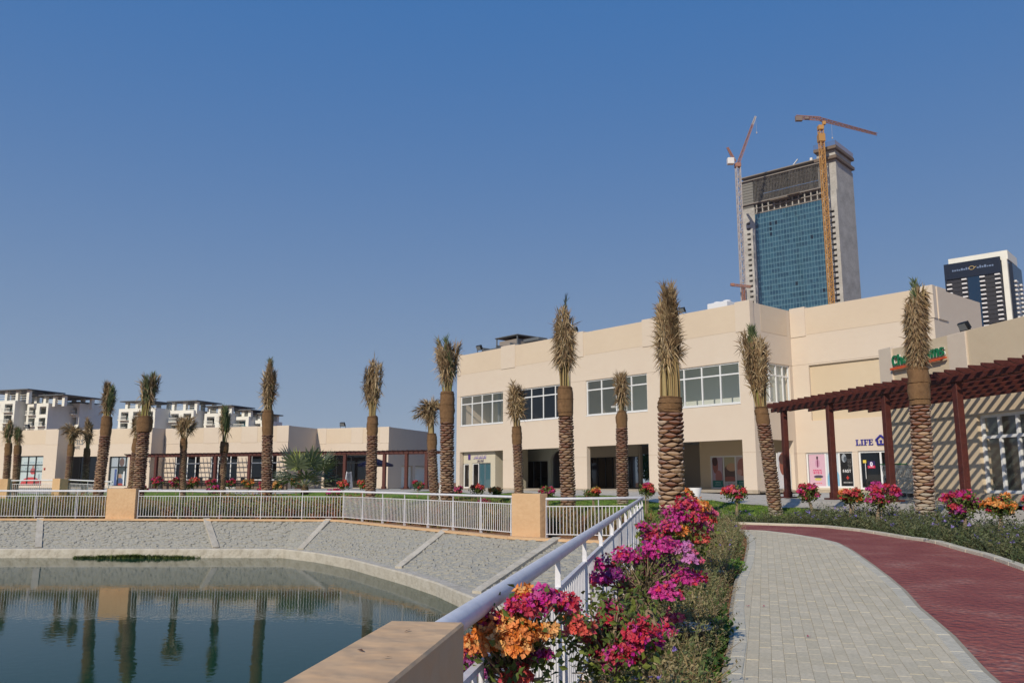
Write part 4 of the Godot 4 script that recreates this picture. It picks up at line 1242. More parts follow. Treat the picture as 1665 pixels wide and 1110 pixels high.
func palm(label: String, x: float, z: float, top: float, lean: float, rad: float, wrap0: float, wrap1: float, look: Dictionary) -> void:
	var y0 := h(x, z) - .05
	rng.seed = hash(label)
	var p := thing("date_palm", label, "palm tree", Vector3(x, y0, z), 0.0, "newly planted date palms with tied crowns")
	var a := wrap0 - y0; var b := wrap1 - y0; var hh := top - y0
	var axis := func(y: float) -> Vector3:
		var t: float = y / hh
		return Vector3(lean * t + sin(t * 5.0 + x) * .03 * hh * .1, y, sin(t * 4.0 + z) * .02)
	# trunk core
	var g := Geo.new()
	g.col = lin(76, 52, 38)
	var pts := []; var rs := []
	var n_ := 14
	for i in n_ + 1:
		var y := a * i / n_
		pts.push_back(axis.call(y))
		rs.push_back(rad * (.9 + (.12 if i == 0 else 0.0) + rng.randf_range(-.03, .03)))
	g.tube(pts, rs, 12)
	part("trunk", g, M.bark, p)
	# leaf bases in a spiral
	var per := 5
	var bw: float = TAU * rad / per * .98; var ring: float = rad * look.get("ring", .36)
	var count := int(a / ring) * per
	var faces := []
	var tan_: Color = look.get("tan", lin(174, 142, 108)); var red: Color = look.get("red", lin(122, 74, 48)); var grey: Color = look.get("grey", lin(168, 156, 138))
	var fine: bool = look.get("fine", false)
	var kinds := []
	if fine:
		for q in [grey, grey.lerp(tan_, .5), tan_, tan_.lerp(red, .5), red, tan_.lightened(.12)]:
			kinds.push_back(boot_mesh(1, 1, 1, q, q.lightened(.22)).mesh())
	var all := Geo.new()
	var turn0 := rng.randf() * TAU
	var an := 0.0
	for i in count:
		var row := i / per
		an = turn0 + TAU * (i % per + .5 * (row & 1)) / per + row * .06 + rng.randf_range(-.06, .06)
		var y := (row + .5) * ring + rng.randf_range(-.12, .12) * ring
		var t := y / a
		var w := bw * rng.randf_range(.88, 1.08); var bh: float = ring * rng.randf_range(.98, 1.3); var pr: float = rad * rng.randf_range(.16, .3)
		var low: float = clampf(1.0 - t / look.get("stump", .14), 0, 1)
		if low > 0: pr *= .7; w *= rng.randf_range(.8, 1.2)
		var mix_ := clampf(rng.randfn(.45, .3) + smoothstep(.7, 1.0, t) * .7 + look.get("ruddy", 0.0), 0, 1)
		var c := tan_.lerp(red, mix_)
		if rng.randf() < low * 1.6: c = grey.lerp(tan_, rng.randf() * .4)
		c = c.darkened(rng.randf_range(0, .32))
		var n := Vector3(cos(an), .0, sin(an))
		var bas := Basis(n.cross(Vector3.UP) * -1.0, Vector3.UP, n)
		bas = bas * Basis(Vector3(0, 0, 1), rng.randf_range(-.12, .12))
		var xf := Transform3D(bas, axis.call(y) + n * rad * .9)
		if fine and count < 330:
			var k := 2
			if low > 0 and rng.randf() < low * 1.5: k = rng.randi() % 2
			else: k = 2 if mix_ < .35 else (3 if mix_ < .65 else 4)
			if rng.randf() < .08: k = 5
			part("leaf_base", kinds[k], M.bark, p).transform = Transform3D(bas.scaled_local(Vector3(w, bh, pr)), xf.origin)
		else:
			var q := boot_mesh(w, bh, pr, c, c.lightened(.2))
			for v in q.v.size():
				all.v.push_back(xf * q.v[v]); all.n.push_back(xf.basis * q.n[v]); all.c.push_back(q.c[v])
	if all.v.size(): part("leaf_bases", all, M.bark, p, "stuff")
	# burlap round the crown's foot
	g = Geo.new()
	pts = []; rs = []
	var bulge: float = look.get("bulge", 1.05)
	for i in 9:
		var t := i / 8.0
		pts.push_back(axis.call(lerpf(a - .06, b, t)) + Vector3(rng.randf_range(-.012, .012), 0, rng.randf_range(-.012, .012)))
		rs.push_back(rad * (bulge + .12 * sin(t * PI) + rng.randf_range(-.05, .05)) * (1.0 if t < .85 else lerpf(1.0, look.get("neck", .92), (t - .85) / .15)))
	g.tube(pts, rs, 14)
	part("burlap_wrap", g, M.burlap, p)
	for s in [.1, .55, .93]:
		g = Geo.new()
		var c: Vector3 = axis.call(lerpf(a, b, s))
		var ringp := []; var rr := []
		for i in 15:
			var q := TAU * i / 14
			ringp.push_back(c + Vector3(cos(q), rng.randf_range(-.03, .03), sin(q)) * (rad * (bulge + .13 * sin(s * PI) + .03))); rr.push_back(.008)
		g.tube(ringp, rr, 4, false)
		part("tie", g, M.burlap, p)
	# fronds: stalks in a tight sheaf, then dry leaflets
	var stalks := Geo.new()
	var leaves := Geo.new()
	var nf: int = look.get("fronds", 34)
	var nl: int = look.get("leaflets", 46)
	var bare: float = look.get("bare", .35)
	var wide: float = look.get("wide", .34) * .78
	var neck: float = look.get("neck_r", rad * .75)
	var green: float = look.get("green", 0.0)
	var droop: float = look.get("droop", 0.0)
	var prof: String = look.get("prof", "column")
	var dry := [lin(196, 172, 134), lin(174, 148, 110), lin(150, 122, 90), lin(128, 102, 76), lin(214, 194, 158), lin(166, 150, 114)]
	var wet := [lin(86, 104, 66), lin(104, 118, 78), lin(70, 86, 58), lin(120, 128, 92)]
	var ll: float = look.get("len", .34)
	# the sheaf is made of a few bundles that lean and end unevenly
	var nb: int = look.get("bundles", 7)
	var lots := []
	for k in nb:
		lots.push_back([TAU * (k + rng.randf_range(-.3, .3)) / nb, rng.randf_range(.35, 1.15), rng.randf_range(.72, 1.0), rng.randf(), rng.randf() < green])
	var twist: float = look.get("twist", .5) * (1 if rng.randf() < .5 else -1)
	for i in nf:
		var lot = lots[i % nb]
		var ph: float = lot[0] + rng.randfn() * .35
		var q := sqrt(rng.randf())
		var outer := q > .55
		var r0 := neck * q
		var spire: bool = i < look.get("spire", 0)
		var eh: float = (hh - b) * (rng.randf_range(.82, .97) * lot[2] if not spire else rng.randf_range(.95, 1.0))
		var rt: float = wide * lot[1] * (.35 + .65 * q) * rng.randf_range(.8, 1.1)
		if spire: rt *= .15
		var n := Vector3(cos(ph), 0, sin(ph))
		var is_green: bool = (lot[4] and rng.randf() < .85) or rng.randf() < green * .3 or (spire and look.get("green_spire", true))
		var path := []; var pr := []
		var m := 9
		for k in m + 1:
			var t := float(k) / m
			var rr: float
			match prof:
				"flare": rr = lerpf(r0, rt, pow(t, 1.9))
				"fan": rr = lerpf(r0, rt, pow(t, 1.05))
				_: rr = lerpf(r0, rt, smoothstep(.1, .6, t))
			var y := b - .1 + (eh + .1) * t
			if droop > 0 and t > .6:
				var s := (t - .6) / .4
				rr += droop * s * s * q * .9
				y -= droop * s * s * 1.3 * q
			path.push_back(axis.call(y) + n.rotated(Vector3.UP, twist * t * t) * rr)
			pr.push_back(lerpf(.021, .005, t) * look.get("stalk", 1.0))
		stalks.col = lin(176, 160, 112).lerp(lin(132, 104, 70), rng.randf()) if not is_green or rng.randf() < .4 else lin(150, 150, 84)
		stalks.tube(path, pr, 5, false)
		for k in nl:
			var t := lerpf(bare, 1.0, (k + rng.randf()) / nl)
			var f := t * m
			var j := mini(int(f), m - 1)
			var c: Vector3 = path[j].lerp(path[j + 1], f - j)
			var tg: Vector3 = (path[j + 1] - path[j]).normalized()
			var side := n.cross(Vector3.UP).rotated(tg, rng.randf_range(-.9, .9)) * (1 if k % 2 else -1)
			var open: float = (rng.randf_range(.05, .4) if rng.randf() < .8 else rng.randf_range(.4, .8)) * look.get("open", 1.0)
			var dir: Vector3 = (tg + side * open + n * rng.randf_range(-.05, .22) * (1.0 if outer else .3) * look.get("open", 1.0) + Vector3(rng.randf_range(-.12, .12), rng.randf_range(-.2, .1), rng.randf_range(-.12, .12))).normalized()
			if not is_green:
				if rng.randf() < look.get("hang", .16): dir = (n * rng.randf_range(.25, .8) + side * rng.randf_range(-.5, .5) + Vector3(0, rng.randf_range(-1.1, -.3), 0)).normalized()
				elif rng.randf() < look.get("loose", .06): dir = (dir + n * .9 + Vector3(0, rng.randf_range(-.6, .1), 0)).normalized()
			var l: float = ll * rng.randf_range(.6, 1.15) * (1.0 - .45 * absf(t - .55))
			var wv: Vector3 = dir.cross(n + Vector3(rng.randf_range(-.6, .6), rng.randf_range(-.6, .6), rng.randf_range(-.6, .6))).normalized() * rng.randf_range(.007, .014) * look.get("blade", 1.0)
			var sag := Vector3(0, -rng.randf_range(.0, .09), 0) * l * 2.0
			leaves.col = (wet[rng.randi() % 4] if is_green else dry[rng.randi() % 6].lerp(lin(112, 86, 62), lot[3] * .6)).darkened(rng.randf_range(0, .25))
			var mid: Vector3 = c + dir * l * .5; var tip: Vector3 = c + dir * l + sag
			leaves.tri(c - wv * .6, mid + wv, mid - wv)
			leaves.tri(c - wv * .6, c + wv * .6, mid + wv)
			leaves.tri(mid - wv, mid + wv, tip)
	part("frond_stalks", stalks, M.dry, p, "stuff")
	part("frond_leaflets", leaves, M.dry, p, "stuff")

func build_palms() -> void:
	var mid := {"fronds": 34, "leaflets": 60, "blade": 1.3, "len": .46}
	var m := func(extra: Dictionary) -> Dictionary:
		var d := mid.duplicate(); d.merge(extra, true); return d
	palm("small palm at far left edge, the taller of a pair before the red poster", -32.4, -55, 5.53, -.2, .2, 3.3, 4.0, m.call({"wide": .34, "fronds": 22, "green": .2}))
	palm("small palm at far left, the shorter of a pair before the red poster", -31.25, -54, 4.91, -.1, .2, 3.3, 3.82, m.call({"wide": .3, "fronds": 20, "green": .3}))
	palm("small palm with a mop of fronds leaning right beside the shop sign", -26.95, -52, 5.35, .05, .18, 3.14, 3.8, m.call({"wide": .6, "prof": "flare", "droop": .35, "fronds": 24}))
	palm("small slim palm in front of the dark shop entrance at left", -26.38, -53, 5.5, -.1, .175, 3.1, 3.6, m.call({"wide": .36, "fronds": 22, "green": .45}))
	palm("tall palm with an egg-shaped sheaf of fronds left of the orange pier", -20.2, -42, 6.54, .15, .235, 3.8, 4.75, m.call({"wide": .42, "green": .3, "bare": .2}))
	palm("tall dark green flaring palm right behind the orange pier at left", -17.45, -40, 6.86, .25, .25, 3.9, 4.6, m.call({"wide": .62, "prof": "flare", "green": .75, "fronds": 36, "bulge": 1.3, "neck": .7}))
	palm("shorter palm half hidden behind the tall flaring palm at left", -21.25, -48, 5.5, .1, .2, 3.2, 3.95, m.call({"wide": .5, "fronds": 22, "prof": "flare"}))
	palm("small palm with fronds spraying to the left before the pergola shops", -17.65, -46, 5.04, -.1, .165, 3.28, 3.87, m.call({"wide": .75, "prof": "fan", "fronds": 20, "open": 1.3}))
	palm("thin small palm with a pointed burlap sack before the pergola shops", -14.8, -44, 5.43, -.1, .15, 3.08, 3.58, m.call({"wide": .26, "fronds": 20, "green": .5, "bulge": 1.35}))
	palm("tall palm with a short bluish green top left of the fan palm", -11.15, -39, 7.04, -.1, .225, 3.7, 4.78, m.call({"wide": .36, "spire": 9, "green": .05, "fronds": 36, "bare": .15}))
	palm("tall straw-coloured palm with a single spire right of the fan palm", -6.1, -37, 6.98, .02, .215, 3.57, 4.37, m.call({"wide": .42, "spire": 1, "green_spire": false, "fronds": 36, "bare": .3}))
	palm("short palm with a drooping mop touching its taller green neighbour", -3.3, -37, 5.56, -.3, .19, 2.96, 3.62, m.call({"wide": .4, "droop": .45, "prof": "flare", "fronds": 26}))
	palm("stout palm with green fronds among the dry beside the mall's left corner", -2.45, -33, 7.07, -.15, .25, 3.85, 5.0, m.call({"wide": .68, "prof": "fan", "green": .3, "spire": 3, "fronds": 44, "bulge": 1.1}))
	palm("short spiky palm before the first ground floor opening's pillar", .27, -33, 5.6, -.15, .17, 3.0, 3.66, m.call({"wide": .45, "fronds": 24, "open": 1.6, "len": .4, "hang": .3, "loose": .2}))
	palm("tall palm with a torn crown and spire over the second mall window", 1.88, -29, 7.84, -.05, .235, 3.77, 4.77, m.call({"wide": .52, "fronds": 40, "spire": 2, "bare": .4, "hang": .4, "loose": .12, "ring": .37}))
	palm("short reddish palm with a narrow neck before the third mall window", 4.0, -31, 5.54, .0, .2, 3.48, 4.11, m.call({"wide": .34, "prof": "flare", "fronds": 24, "ruddy": .5, "ring": .37, "bulge": .95, "neck": .5, "neck_r": .08}))
	palm("thickest and nearest middle palm with long bare stalks and big scales", 4.28, -23, 7.03, .05, .315, 3.42, 3.8, {"wide": .37, "fronds": 60, "leaflets": 96, "bare": .4, "hang": .1, "twist": 1.6, "fine": true, "ring": .37, "bulge": .96, "len": .45, "blade": 1.2, "stalk": 1.35, "neck_r": .26, "loose": .09, "stump": .05})
	palm("short palm with a green tuft on a broad dry crown at the mall corner", 7.02, -23, 5.68, -.4, .17, 3.09, 3.55, {"wide": .62, "open": 1.3, "hang": .05, "prof": "fan", "fronds": 48, "leaflets": 84, "spire": 12, "bare": .3, "fine": false, "ring": .37, "len": .34, "blade": 1.1, "bulge": 1.0})
	palm("right-hand palm in front of the pergola and supermarket sign", 8.6, -18, 5.83, .2, .19, 3.17, 3.95, {"wide": .24, "fronds": 54, "leaflets": 90, "bare": .12, "spire": 4, "fine": true, "ring": .37, "droop": .05, "hang": .7, "len": .27, "blade": 1.1, "stump": .34, "loose": .1, "bulge": 1.08})

# ---------------------------------------------------------------- flowers and beds
func leaf_mesh(l: float, w: float) -> ArrayMesh:
	var g := Geo.new()
	var a := Vector3.ZERO; var t := Vector3(0, .02 * l, l); var L := Vector3(-w, .12 * l, l * .45); var R := Vector3(w, .12 * l, l * .45); var m := Vector3(0, .03 * l, l * .5)
	g.tri(a, m, L); g.tri(a, R, m); g.tri(m, t, L); g.tri(m, R, t)
	return g.mesh()

func bloom_mesh(s: float) -> ArrayMesh:
	# three papery bracts round a pale eye
	var g := Geo.new()
	for k in 3:
		var b := Basis(Vector3.UP, TAU * k / 3)
		var a := b * Vector3(0, 0, 0); var l := b * Vector3(-.5, .35, .5) * s; var r := b * Vector3(.5, .35, .5) * s; var t := b * Vector3(0, .5, 1.05) * s; var m := b * Vector3(0, .22, .5) * s
		g.col = Color(1, 1, 1)
		g.tri(a, m, l); g.tri(a, r, m)
		g.col = Color(.9, .9, .9)
		g.tri(m, t, l); g.tri(m, r, t)
	g.col = Color(1.6, 1.7, 1.5)
	g.tri(Vector3(-.1, .45, -.06) * s, Vector3(.1, .45, -.06) * s, Vector3(0, .45, .1) * s)
	return g.mesh()

func rnd_dir() -> Vector3:
	var v := Vector3(rng.randfn(), rng.randfn(), rng.randfn())
	return v.normalized() if v.length() > .01 else Vector3.UP

func facing(d: Vector3, p: Vector3, s: float, roll: float) -> Transform3D:
	# y axis along d
	var x := d.cross(Vector3(.3, .2, .9)).normalized()
	var b := Basis(x, d, x.cross(d)).rotated(d, roll)
	return Transform3D(b.scaled_local(Vector3.ONE * s), p)

func hues() -> Array:
	return [lin(204, 22, 62), lin(204, 24, 146), lin(140, 18, 128), lin(238, 136, 38), lin(242, 180, 100), lin(226, 84, 66), lin(226, 92, 128), lin(208, 124, 190)]

func bougainvillea(label: String, group: String, base: Vector3, trunks: Array, clusters: Array, centre: Vector3, size: Vector3, blooms: int, bloom: float, leaves: int, leaf: float, twigs: int, leafcol := 0.0) -> void:
	# clusters are world points [x, y, z, radius, hue]; the shrub hangs from its foot
	rng.seed = hash(label)
	var p := thing("bougainvillea", label, "flowering shrub", base, 0.0, group)
	var hue := hues()
	var wood := Geo.new()
	wood.col = lin(142, 124, 104)
	var c0 := centre - base
	for t in trunks:
		var top: Vector3 = c0 + Vector3(rng.randf_range(-.15, .15) * size.x, -size.y * .55, rng.randf_range(-.15, .15) * size.z)
		var b: Vector3 = t[0] - base
		wood.tube([b, b.lerp(top, .35) + rnd_dir() * .02, b.lerp(top, .7) + rnd_dir() * .02, top], [t[1], t[1] * .85, t[1] * .75, t[1] * .55], 7)
	for c in clusters:
		var e: Vector3 = Vector3(c[0], c[1], c[2]) - base
		var s: Vector3 = c0 + Vector3(0, -size.y * .55, 0)
		var k: Vector3 = s.lerp(e, .5) + rnd_dir() * .1 * size.x + Vector3(0, .06 * size.y, 0)
		wood.col = lin(132, 116, 92).darkened(rng.randf() * .3)
		wood.tube([s, k, e], [.011 * size.x + .004, .007, .004], 5, false)
	for i in twigs:
		var d := rnd_dir()
		var s := c0 + Vector3(0, -size.y * .5, 0)
		var e := c0 + d * size * rng.randf_range(.5, .98)
		wood.col = lin(150, 134, 108).darkened(rng.randf() * .35)
		wood.tube([s.lerp(e, rng.randf_range(.1, .5)) + rnd_dir() * .06 * size.x, s.lerp(e, .72) + rnd_dir() * .08 * size.x, e], [.006, .0045, .0025], 4, false)
	part("branches", wood, M.bark, p)
	var where := []; var tint := []
	for c in clusters:
		var m := int(blooms * pow(c[3] / (.12 * size.x + .03), 1.4)) + 6
		for i in m:
			var d := rnd_dir(); d.y = absf(d.y) * .8 + d.y * .2
			var pos: Vector3 = Vector3(c[0], c[1], c[2]) - base + d * c[3] * pow(rng.randf(), .4) * 1.05
			var dd := (d + rnd_dir() * .7 + Vector3(0, .25, 0)).normalized()
			where.push_back(facing(dd, pos, bloom * rng.randf_range(.75, 1.2), rng.randf() * TAU))
			var q: Color = hue[c[4]]
			if rng.randf() < .2: q = hue[[1, 0, 1, 4, 3, 0, 1, 6][c[4]]]
			tint.push_back(q.lerp(Color(1, 1, 1), rng.randf() * .08).darkened(rng.randf_range(0, .28)))
	copies("blossom", bloom_mesh(1.0), M.petal, p, where, tint)
	where = []; tint = []
	for i in leaves:
		var d := rnd_dir()
		var pos: Vector3
		if rng.randf() < .45 and clusters.size():
			var c = clusters[rng.randi() % clusters.size()]
			pos = Vector3(c[0], c[1], c[2]) - base + d * c[3] * rng.randf_range(.5, 1.4) - Vector3(0, c[3] * .5, 0)
		else:
			pos = c0 + d * size * pow(rng.randf(), .45) * .95
		var dd := (d * .5 + rnd_dir()).normalized()
		where.push_back(Transform3D(facing(dd, pos, 1, rng.randf() * TAU).basis.rotated(Vector3.UP, rng.randf() * TAU).scaled_local(Vector3.ONE * leaf * rng.randf_range(.6, 1.2)), pos))
		tint.push_back(lin(84, 106, 40).lerp(lin(56, 84, 34), rng.randf()).lerp(lin(150, 150, 60), rng.randf() * (.35 + leafcol)).darkened(rng.randf() * .25))
	copies("foliage", leaf_mesh(1.0, .3), M.leafy, p, where, tint)

func small_shrub(label: String, x: float, y: float, z: float, w: float, hh: float, mixed: Array, group: String, detail := 1.0, bare_trunk := true) -> void:
	rng.seed = hash(label) + 5
	var foot := Vector3(x + rng.randf_range(-.1, .1), h(x, z) - .02, z)
	var cl := []
	var nc := int(9 + 7 * detail)
	for i in nc:
		var d := rnd_dir()
		d.y = d.y * .85 + .12
		var r := w * rng.randf_range(.09, .17)
		var k := rng.randf_range(.3, .5)
		cl.push_back([x + d.x * w * k, y + d.y * hh * k, z + d.z * w * k, r, mixed[rng.randi() % mixed.size()]])
	bougainvillea(label, group, foot, [[foot, .02 + .02 * detail], [foot + Vector3(.04, 0, .03), .015]] if bare_trunk else [[foot, .02]], cl, Vector3(x, y, z), Vector3(w * .5, hh * .55, w * .5), int(18 * detail), .04 / sqrt(detail) + .008, int(620 * detail), .075 / sqrt(detail), int(14 * detail))

func grown(cl: Array, k: float) -> Array:
	var out := []
	for c in cl: out.push_back([c[0], c[1], c[2], c[3] * k, c[4]])
	return out

func build_flowers() -> void:
	var g := "bougainvilleas in the bed beside the railing"
	bougainvillea("many-coloured bougainvillea with a big orange bunch right of the nearest pier", g, Vector3(.03, 0, -3.3), [[Vector3(.03, 0, -3.3), .016], [Vector3(.1, 0, -3.35), .011]], grown(SHRUB_A, 1.35), Vector3(.02, .9, -3.25), Vector3(.22, .24, .2), 80, .018, 520, .038, 34)
	bougainvillea("crimson and coral bougainvillea on a pale trunk at the bottom of the picture", g, Vector3(.63, 0, -4.5), [[Vector3(.63, 0, -4.5), .026], [Vector3(.5, 0, -4.55), .014]], grown(SHRUB_B, 1.35), Vector3(.5, .74, -4.5), Vector3(.33, .26, .3), 70, .0225, 1000, .045, 40, .1)
	bougainvillea("large magenta bougainvillea with bare twigs on several thin stems", g, Vector3(1.1, 0, -7.4), [[Vector3(1.02, 0, -7.4), .03], [Vector3(1.12, 0, -7.45), .026], [Vector3(1.3, 0, -7.35), .03]], grown(SHRUB_C, 1.3), Vector3(1.12, .72, -7.42), Vector3(.46, .3, .44), 58, .029, 620, .05, 110)
	bougainvillea("tall red, pink and orange bougainvillea before the thickest palm", g, Vector3(2.2, 0, -11.4), [[Vector3(2.2, 0, -11.4), .035], [Vector3(2.0, 0, -11.3), .025]], grown(SHRUB_D, 1.25), Vector3(2.2, .85, -11.4), Vector3(.55, .42, .5), 50, .036, 900, .07, 50, .15)
	var q := "small bougainvilleas in the beds round the lawn"
	small_shrub("coral red bougainvillea standard between the thick palm and the corner palm", 6.27, 1.19, -24, .66, .5, [5, 0, 5, 6], q)
	small_shrub("pinkish red bougainvillea on a bent trunk left of the second pergola post", 7.6, 1.23, -22, .58, .45, [0, 6, 0, 1], q)
	small_shrub("low scarlet bougainvillea at the foot of the second pergola post", 7.7, 1.18, -19.5, .57, .34, [0, 5, 5, 3], q)
	small_shrub("crimson and green bougainvillea on a white trunk before the third post", 7.93, 1.17, -18.5, .72, .52, [1, 0, 1], q, 1.4)
	small_shrub("full magenta bougainvillea below the fourth pergola post", 8.12, 1.11, -15.5, .65, .52, [1, 1, 0, 2], q, 1.4)
	small_shrub("yellow-orange bougainvillea before the supermarket window", 8.51, 1.1, -15.0, .57, .4, [3, 4, 3, 0], q, 1.4)
	small_shrub("red bougainvillea cut off by the right edge of the picture", 8.9, 1.09, -14.5, .5, .45, [0, 5, 1], q, 1.3)
	small_shrub("orange and crimson bougainvillea just left of the thickest palm", 4.4, 1.25, -28, .6, .42, [5, 0, 6, 3], q, .8)
	small_shrub("faded yellow-brown bougainvillea beside the white planter", 5.25, 1.1, -26, .5, .36, [4, 3], q, .35)
	small_shrub("crimson bougainvillea just right of the middle orange pier", 1.17, 1.2, -29, .56, .3, [0, 1], q, .8)
	small_shrub("red bougainvillea before the white door of the first mall opening", -1.65, 1.15, -40, .8, .5, [0, 5], q, .6)
	small_shrub("pale salmon bougainvillea left of the reddish palm", 2.68, 1.14, -29, .55, .34, [6, 5, 4], q, .6)
	small_shrub("round red bougainvillea left of the mopped palm by the shutters", -5.02, 1.35, -46, .65, .55, [0], q, .7)
	small_shrub("small pinkish bougainvillea at the foot of the stout green palm", -2.5, 1.15, -40, .4, .35, [6], q, .4)
	small_shrub("thin yellowish bougainvillea left of the middle orange pier", -.8, 1.06, -42, .6, .36, [4, 3], q, .3)
	small_shrub("low crimson bougainvillea behind the railing under the white planter bag", -1.0, .7, -32, .5, .3, [0, 1], q, .4)
	# little shrubs along the shop row: each picked out by colour and by what it stands before
	var row := [[-23.17, 1.6, 0, "dusky red shrub at the left end of the pergola"], [-21.96, 1.52, 0, "dull red shrub beside the first pergola post"], [-21.15, 1.28, 6, "pink shrub left of the sprayed palm"],
		[-20.76, 1.6, 5, "orange-red shrub against the first shop window"], [-19.55, 1.44, 0, "crimson shrub right of the sprayed palm"],
		[-18.43, 1.5, 0, "red shrub between two pergola windows"], [-17.2, 1.5, 3, "yellow shrub left of the thin palm"], [-16.2, 1.36, 0, "crimson shrub right of the thin palm"], [-15.4, 1.3, 4, "low yellow-green shrub beside the second pergola window"],
		[-14.1, 1.5, 3, "bright yellow shrub left of the blue-topped palm"], [-9.8, 1.4, 5, "orange shrub under the fan palm's left leaves"], [-8.6, 1.4, 5, "brownish orange shrub under the fan palm's right leaves"]]
	for r in row:
		small_shrub(r[3], r[0], r[1] - .05, -56 if r[0] < -12 else -50, .8, .6, [r[2]], "flowering shrubs along the shop row", .35)
	for r in [[-14.3, .98, -50, 0, "red patch of flowers on the lawn below the blue-topped palm"], [-17.3, .95, -50, 1, "magenta flowers on the lawn below the thin palm"], [-21.6, .98, -50, 5, "pink and orange flowers on the lawn left of the sprayed palm"], [-8.4, .85, -40.5, 1, "crimson flowers behind the railing right of the bend"]]:
		small_shrub(r[4], r[0], r[1] + .1, r[2], .9, .4, [r[3], 0], "flowering shrubs along the shop row", .45)
	# two shallow tree rings of baked clay lying in the bed
	for r in [[1.52, -8.0, .3, "shallow clay bowl with a pale rim under the magenta bougainvillea"], [2.62, -12.0, .3, "shallow clay bowl with a pale rim under the tall red bougainvillea"]]:
		var t := thing("clay_bowl", r[3], "bowl", Vector3(r[0], h(r[0], r[1]) + .12, r[1]), 0, "clay bowls in the flower bed")
		var b := Geo.new()
		var m := 18
		b.col = lin(120, 62, 40)
		var pr := [Vector2(.55, 0), Vector2(.8, .14), Vector2(1, .3), Vector2(.9, .3), Vector2(.5, .1)]
		for i in m:
			var a0 := TAU * i / m; var a1 := TAU * (i + 1) / m
			for k in pr.size() - 1:
				b.col = lin(128, 68, 44) if k < 1 else lin(176, 160, 140)
				var s: float = r[2]
				var f := func(an: float, v: Vector2) -> Vector3: return Vector3(cos(an) * v.x, v.y * .8, sin(an) * v.x) * s
				b.quad(f.call(a0, pr[k]), f.call(a0, pr[k + 1]), f.call(a1, pr[k + 1]), f.call(a1, pr[k]))
		part("bowl_body", b, vcol(.8), t)

func sprig(stems: int, tall: float, leaf: float, spread_: float, per: int, narrow: float) -> ArrayMesh:
	var g := Geo.new()
	for s in stems:
		var d := Vector3(rng.randfn() * spread_, 1, rng.randfn() * spread_).normalized()
		var o := Vector3(rng.randf_range(-.06, .06), 0, rng.randf_range(-.06, .06))
		var t := tall * rng.randf_range(.6, 1.1)
		g.col = Color(.75, .68, .6)
		var bend := Vector3(rng.randfn() * .12, 0, rng.randfn() * .12) * t
		var x := d.cross(Vector3(.2, .1, .97)).normalized() * .003
		g.quad(o - x, o + x, o + d * t * .6 + bend * .4 + x, o + d * t * .6 + bend * .4 - x)
		g.tri(o + d * t * .6 + bend * .4 - x, o + d * t * .6 + bend * .4 + x, o + d * t + bend)
		for k in per:
			var f := (k + .6) / per
			var c := o + d * t * f + bend * f * f
			var dir := (rnd_dir() * Vector3(1, .35, 1) + Vector3(0, .45, 0)).normalized()
			var l := leaf * rng.randf_range(.6, 1.2)
			var w := dir.cross(rnd_dir()).normalized() * l * narrow
			var v := rng.randf_range(.75, 1.1)
			g.col = Color(v, v, v)
			g.tri(c, c + dir * l * .5 + w, c + dir * l); g.tri(c, c + dir * l, c + dir * l * .5 - w)
	return g.mesh()

func blades(n_: int, tall: float, splay: float, w: float) -> ArrayMesh:
	var g := Geo.new()
	for i in n_:
		var an := rng.randf() * TAU
		var o := Vector3(cos(an), 0, sin(an)) * rng.randf_range(0, .07)
		var d := Vector3(cos(an) * splay * rng.randf(), 1, sin(an) * splay * rng.randf()).normalized()
		var t := tall * rng.randf_range(.55, 1.1)
		var x := Vector3(-sin(an), 0, cos(an)) * w
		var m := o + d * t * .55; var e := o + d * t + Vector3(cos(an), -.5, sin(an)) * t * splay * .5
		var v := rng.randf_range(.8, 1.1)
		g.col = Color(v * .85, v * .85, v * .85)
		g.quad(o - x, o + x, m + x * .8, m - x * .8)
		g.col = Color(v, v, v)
		g.tri(m - x * .8, m + x * .8, e)
	return g.mesh()

func scatter(poly: PackedVector2Array, n_: int, size: Vector2, cols: Array, keep = null) -> Array:
	var lo := poly[0]; var hi := poly[0]
	for p in poly:
		lo = lo.min(p); hi = hi.max(p)
	var where := []; var tint := []
	var tries := 0
	while where.size() < n_ and tries < n_ * 12:
		tries += 1
		var p := Vector2(rng.randf_range(lo.x, hi.x), rng.randf_range(lo.y, hi.y))
		if not Geometry2D.is_point_in_polygon(p, poly): continue
		if keep != null and rng.randf() > keep.call(p): continue
		var s := rng.randf_range(size.x, size.y)
		where.push_back(Transform3D(Basis(Vector3.UP, rng.randf() * TAU).rotated(Vector3(1, 0, 0), rng.randf_range(-.15, .15)).scaled(Vector3(s, s, s)), Vector3(p.x, h(p.x, p.y) - .03, p.y)))
		var c: Color = cols[rng.randi() % cols.size()]
		tint.push_back(c.darkened(rng.randf_range(0, .3)))
	return [where, tint]

func cover(called: String, label: String, mesh: ArrayMesh, sc: Array) -> void:
	var o := copies(numbered(called), mesh, M.leafy, self, sc[0], sc[1])
	tag(o, label, "plants")

